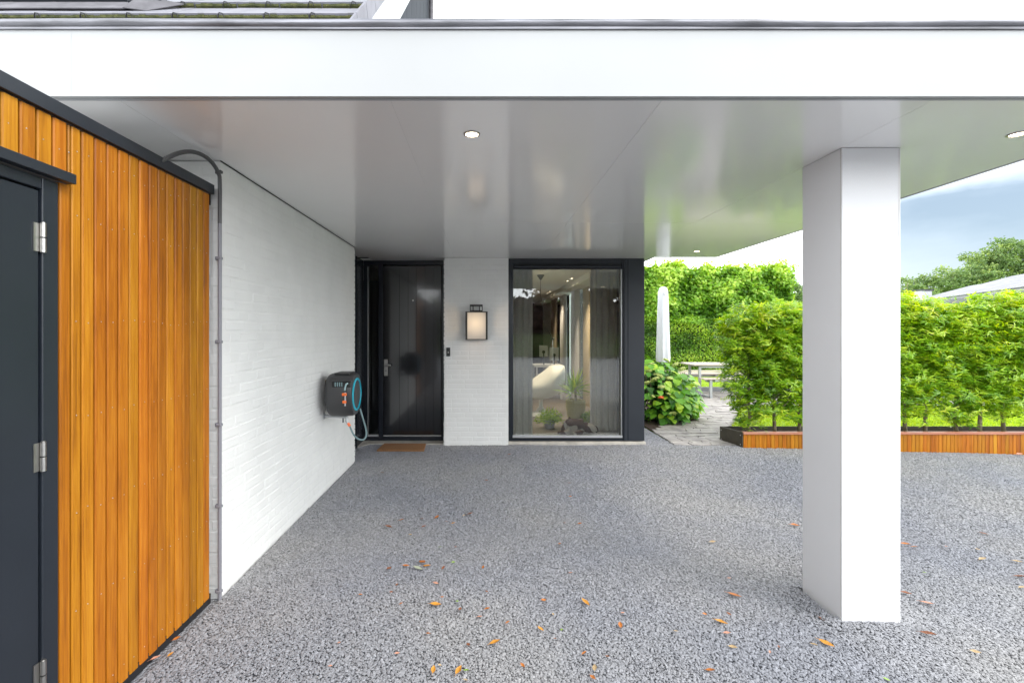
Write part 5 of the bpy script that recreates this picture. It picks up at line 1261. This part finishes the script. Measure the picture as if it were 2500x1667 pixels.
MB().add([e2, e2+dirE*5, e2+dirE*5+ridge_off*.8, e2+ridge_off*.8, e2-Vector((0,0,.15)), e2+dirE*5-Vector((0,0,.15)), e2+dirE*5+ridge_off*.8-Vector((0,0,.15)), e2+ridge_off*.8-Vector((0,0,.15))], [(0,1,2,3),(4,7,6,5),(0,4,5,1),(1,5,6,2),(2,6,7,3),(3,7,4,0)]).build('annex_roof', M['roof_white'], nh)
ck = P(2121, 665, 26); 
MB().box(ck.x-.28, ck.x+.28, 25.8, 26.3, 0, ck.z-.08).build('chimney', M['galv'], nh); MB().box(ck.x-.34, ck.x+.34, 25.75, 26.35, ck.z-.079, ck.z).build('chimney_cap', M['anthracite_flat'], nh)

# ================================================================ fallen leaves
lcol = {'o': mat('orange_leaf', (.42, .14, .025), .6, var=.2, vscale=60), 'y': mat('yellow_leaf', (.50, .22, .025), .6, var=.15, vscale=60), 'b': mat('brown_leaf', (.22, .08, .035), .7, var=.3, vscale=60), 'p': mat('pinkish_leaf', (.50, .24, .16), .7, var=.2, vscale=60), 'g': mat('green_leaf', (.20, .33, .03), .5, var=.2, vscale=60), 's': mat('silver_leaf', (.30, .32, .24), .6), 'w': mat('pale_yellow_leaf', (.42, .30, .16), .7, var=.15, vscale=60)}
def fallen_mesh(k, seed):
    r = random.Random(seed); curl = r.uniform(.15, .6); m_ = MB(); W = r.uniform(.40, .62)
    prof = [(0, .05), (.2, .62), (.45, 1), (.7, .75), (.9, .3), (1, .03)]; vs = []
    for a, w_ in prof:
        zc = .30*curl*(a-.5)**2*4*.5
        for s_ in (-1, -.5, 0, .5, 1): vs.append((a-.5, s_*w_*W*.5*(1-.25*curl), zc+abs(s_)**1.5*w_*.20*curl+r.uniform(-.012, .012)))
    fs = [(i*5+j, i*5+j+1, (i+1)*5+j+1, (i+1)*5+j) for i in range(5) for j in range(4)]
    m_.add(vs, fs, True); m_.tube([(-.5, 0, .3*curl*.5), (-.72, .03, .02)], .012, 4)
    return m_.mesh('fallen_leaf', lcol[k])
fm_ = {(k, s): fallen_mesh(k, s) for k in lcol for s in range(3)}
FL = []   # (x, y, len, angle, colour, label) in drawing pixels
A = lambda x, y: (752.6+.32*x, 1176+.32*y)
B = lambda x, y: (1505.3+.36*x, 1176+.36*y)
C = lambda x, y: (1740.5+.4*x, 940.8+.4*y)
tiny = 'tiny dry leaf scrap lying on the gravel'
def add(q, L, ang, k, lb=None): FL.append((q[0], q[1], L, ang, k, lb))
add(A(680, 362), 24, -40, 'o', 'long orange leaf crossing a yellow one in the middle of the gravel'); add(A(712, 384), 18, 10, 'y', 'yellow leaf lying under the tip of a long orange leaf'); add(A(648, 405), 22, -10, 's', 'grey green leaf just left of the crossed orange leaves')
add(A(562, 386), 15, 0, 'o', 'round orange leaf between a red brown leaf and the grey green leaf'); add(A(441, 402), 16, 60, 'b', 'red brown leaf left of the round orange leaf on the gravel'); add(A(830, 400), 12, 60, 'b', 'small brown leaf right of the crossed orange leaves'); add(A(902, 360), 10, 20, 'g', 'small yellow green leaf right of the crossed orange leaves')
add(A(1116, 394), 10, 70, 'o', 'small orange leaf alone in the centre of the gravel'); add(A(436, 106), 18, -15, 'b', 'dark leaf pair left of the orange leaves near the brick wall'); add(A(530, 56), 12, 0, 'o', 'small orange leaf on the gravel, leftmost of the far row'); add(A(784, 34), 13, 40, 'o', 'curled orange leaf in the far row of leaves'); add(A(902, 80), 10, 20, 'y'); add(A(676, 48), 8, 0, 'b'); add(A(1022, 10), 14, 20, 'b', 'brown leaf at the right end of the far row of leaves'); add(A(978, 24), 9, 50, 'w'); add(A(690, 104), 12, 30, 'b'); add(A(852, 66), 7, 0, 'p'); add(A(594, 162), 8, 0, 'w'); add(A(808, 250), 7, 0, 'g'); add(A(918, 248), 6, 0, 'b')
add(A(1666, 228), 12, 60, 'o', 'orange leaf alone on the pale worn patch of gravel'); add(A(1810, 82), 9, 0, 'o'); add(A(1700, 76), 6, 0, 'b'); add(A(1745, 436), 9, 0, 'p'); add(A(775, 664), 24, 0, 'y', 'long flat yellow leaf near the centre left of the gravel'); add(A(950, 694), 13, 70, 'b', 'dark brown pointed leaf right of the long flat yellow leaf'); add(A(1145, 694), 13, 0, 'o', 'pale orange leaf between the dark pointed leaf and the two right hand leaves'); add(A(1092, 752), 14, 20, 'p', 'pinkish brown leaf below the pale orange leaf'); add(A(1550, 630), 14, 20, 'o', 'orange brown leaf left of the long ribbed yellow leaf'); add(A(1850, 650), 24, -50, 'y', 'long ribbed yellow brown leaf at an angle, right of centre'); add(A(1292, 792), 12, 30, 'o', 'orange leaf above the large pair of bright leaves'); add(A(1528, 836), 16, -30, 'y', 'bright orange yellow leaf below the orange brown leaf'); add(A(1618, 734), 10, 80, 'w'); add(A(1680, 846), 11, 60, 'g', 'green and orange leaf scrap right of the bright orange yellow leaf'); add(A(2118, 722), 10, 10, 'p'); add(A(2100, 812), 18, 75, 'o', 'upright curled orange leaf toward the pillar side'); add(A(1200, 936), 24, 10, 'y', 'large yellow orange leaf with a folded tip in the foreground'); add(A(1010, 950), 13, -50, 'b', 'narrow brown leaf left of the large folded leaf'); add(A(722, 872), 11, -10, 'o'); add(A(498, 1014), 12, 10, 'p'); add(A(82, 936), 9, 50, 'p'); add(A(758, 1132), 20, 85, 'y', 'narrow upright orange leaf at the bottom edge'); add(A(940, 1136), 24, 50, 'y', 'broad orange leaf next to a green one at the bottom edge'); add(A(994, 1134), 14, -10, 'g', 'green leaf touching the broad orange leaf at the bottom edge'); add(A(990, 1206), 12, -20, 'w'); add(A(1400, 1100), 14, -40, 'o', 'orange brown leaf over a pale scrap at the bottom centre'); add(A(1916, 1116), 18, 70, 'w', 'pale orange oval leaf at the bottom, right of centre'); add(A(1903, 1188), 16, -40, 'o', 'brown orange leaf below the pale oval leaf'); add(A(1842, 1012), 14, 20, 'o', 'orange leaf above the pale oval leaf'); add(A(2008, 1034), 9, -10, 'b'); add(A(1632, 908), 7, 0, 'b'); add(A(528, 656), 9, 40, 'o'); add(A(496, 520), 9, 60, 'b'); add(A(456, 574), 8, 0, 'b'); add(A(236, 592), 9, 0, 'o'); add(A(776, 508), 12, 0, 'p'); add(A(930, 640), 7, 0, 'g'); add(A(1142, 570), 8, -30, 'b'); add(A(805, 1096), 8, 0, 'w'); add(A(20, 1104), 9, 0, 'p'); add(A(822, 610), 8, 0, 'o')
add(B(505, 528), 28, -12, 'o', 'long thin rust leaf left of the pillar foot'); add(B(420, 704), 26, -18, 'y', 'bright orange leaf below the long thin rust leaf'); add(B(457, 772), 16, 0, 'p', 'salmon pink leaf below the bright orange leaf'); add(B(470, 648), 11, -50, 'b'); add(B(314, 650), 10, 0, 'o'); add(B(496, 862), 18, -20, 'w', 'pale curled leaf left of the small brown stub in the foreground'); add(B(788, 858), 9, 70, 'b'); add(B(730, 892), 9, 40, 'p'); add(B(352, 1010), 20, -15, 'o', 'rust orange leaf at the bottom edge left of the pillar'); add(B(1092, 836), 30, -42, 'y', 'long glossy yellow leaf in front of the pillar'); add(B(1014, 846), 15, -40, 'w', 'pale tan leaf left of the long glossy yellow leaf'); add(B(1744, 778), 28, -35, 'b', 'deep rust red leaf on the gravel right of the pillar'); add(B(1734, 578), 24, -20, 'p', 'pinkish leaf above the deep rust red leaf'); add(B(1600, 518), 20, -20, 'b', 'brown leaf at the right side of the pillar'); add(B(1596, 204), 18, -15, 'o', 'orange leaf touching the right edge of the pillar'); add(B(1652, 220), 14, -20, 'o', 'second orange leaf right of the pillar edge'); add(B(1856, 220), 11, 30, 'p', 'small salmon leaf between the pillar and the pale crumpled leaf'); add(B(2088, 300), 20, 10, 'w', 'crumpled cream leaf on the right gravel'); add(B(2098, 136), 17, -15, 'b', 'brown leaf above the crumpled cream leaf'); add(B(2058, 238), 10, 0, 'w'); add(B(2332, 412), 22, -15, 'b', 'brown leaf at the right edge of the photo'); add(B(2338, 478), 16, 10, 'w', 'tan leaf below the brown leaf at the right edge'); add(B(2312, 316), 16, -25, 'w', 'tan leaf above the brown leaf at the right edge'); add(B(2044, 892), 18, -20, 'w', 'pale straw leaf in the lower right'); add(B(1476, 1066), 14, -10, 'g'); add(B(890, 84), 18, -10, 'o', 'orange leaf lying left of the pillar behind the rust leaf'); add(B(366, 190), 14, 0, 'w'); add(B(1066, 684), 17, -45, 'b', 'brown leaf in the gravel hollow at the pillar foot'); add(B(472, 422), 9, 0, 'p'); add(B(132, 760), 10, 0, 'w'); add(B(936, 522), 12, 0, 'p', 'small pink leaf against the back corner of the pillar'); add(B(1718, 386), 9, 0, 'g')
add((392, 1503), 15, 60, 'y', 'yellow orange leaf near the cedar wall foot'); add((405, 1466), 15, 30, 'o', 'tan leaf at the foot of the cedar boards'); add((357, 1512), 20, 35, 'p', 'brown pink leaf close to the cedar wall foot at the bottom'); add((638, 1227), 11, 0, 'b', 'brown leaf scrap at the foot of the brick wall'); add((878, 1085), 9, 0, 'b'); add((1308, 1109), 8, 0, 'b'); add((1117, 1103), 8, 0, 'b'); add((1170, 1043), 7, 0, 'b'); add((2342, 1043), 14, 0, 'p', 'dry pink leaf at the planter foot at the right edge'); add((1310, 1140), 7, 0, 'o')
for i, (x, y, L, ang, k, lb) in enumerate(FL):
    Y = 1.49*FP/(y-HY); X = (x-HX)*Y/FP; gz = ground_z(X, Y)
    Y = (CAM_Z-gz-.012)*FP/(y-HY); X = (x-HX)*Y/FP; ln = L*Y/FP*1.1
    o = bpy.data.objects.new('fallen_leaf', fm_[(k, i % 3)]); col.objects.link(o)
    o.location = (X, Y, gz+.014); a2 = math.atan2(math.sin(R(ang))*1.6, math.cos(R(ang))); o.rotation_euler = (random.uniform(-.25, .25), random.uniform(-.25, .25), a2); o.scale = (ln, ln, ln)
    cw = {'o': 'orange', 'y': 'yellow', 'b': 'brown', 'p': 'pinkish', 'g': 'green', 's': 'grey', 'w': 'straw coloured'}[k]
    side_w = 'left' if x < 800 else 'left centre' if x < 1050 else 'centre' if x < 1300 else 'right centre' if x < 1600 else 'pillar side' if x < 1940 else 'right'
    depth_w = 'far' if y < 1220 else 'middle' if y < 1400 else 'near'
    tag(o, lb or 'tiny %s leaf scrap on the %s gravel toward the %s' % (cw, depth_w, side_w), 'leaf', 'fallen leaves on the gravel')
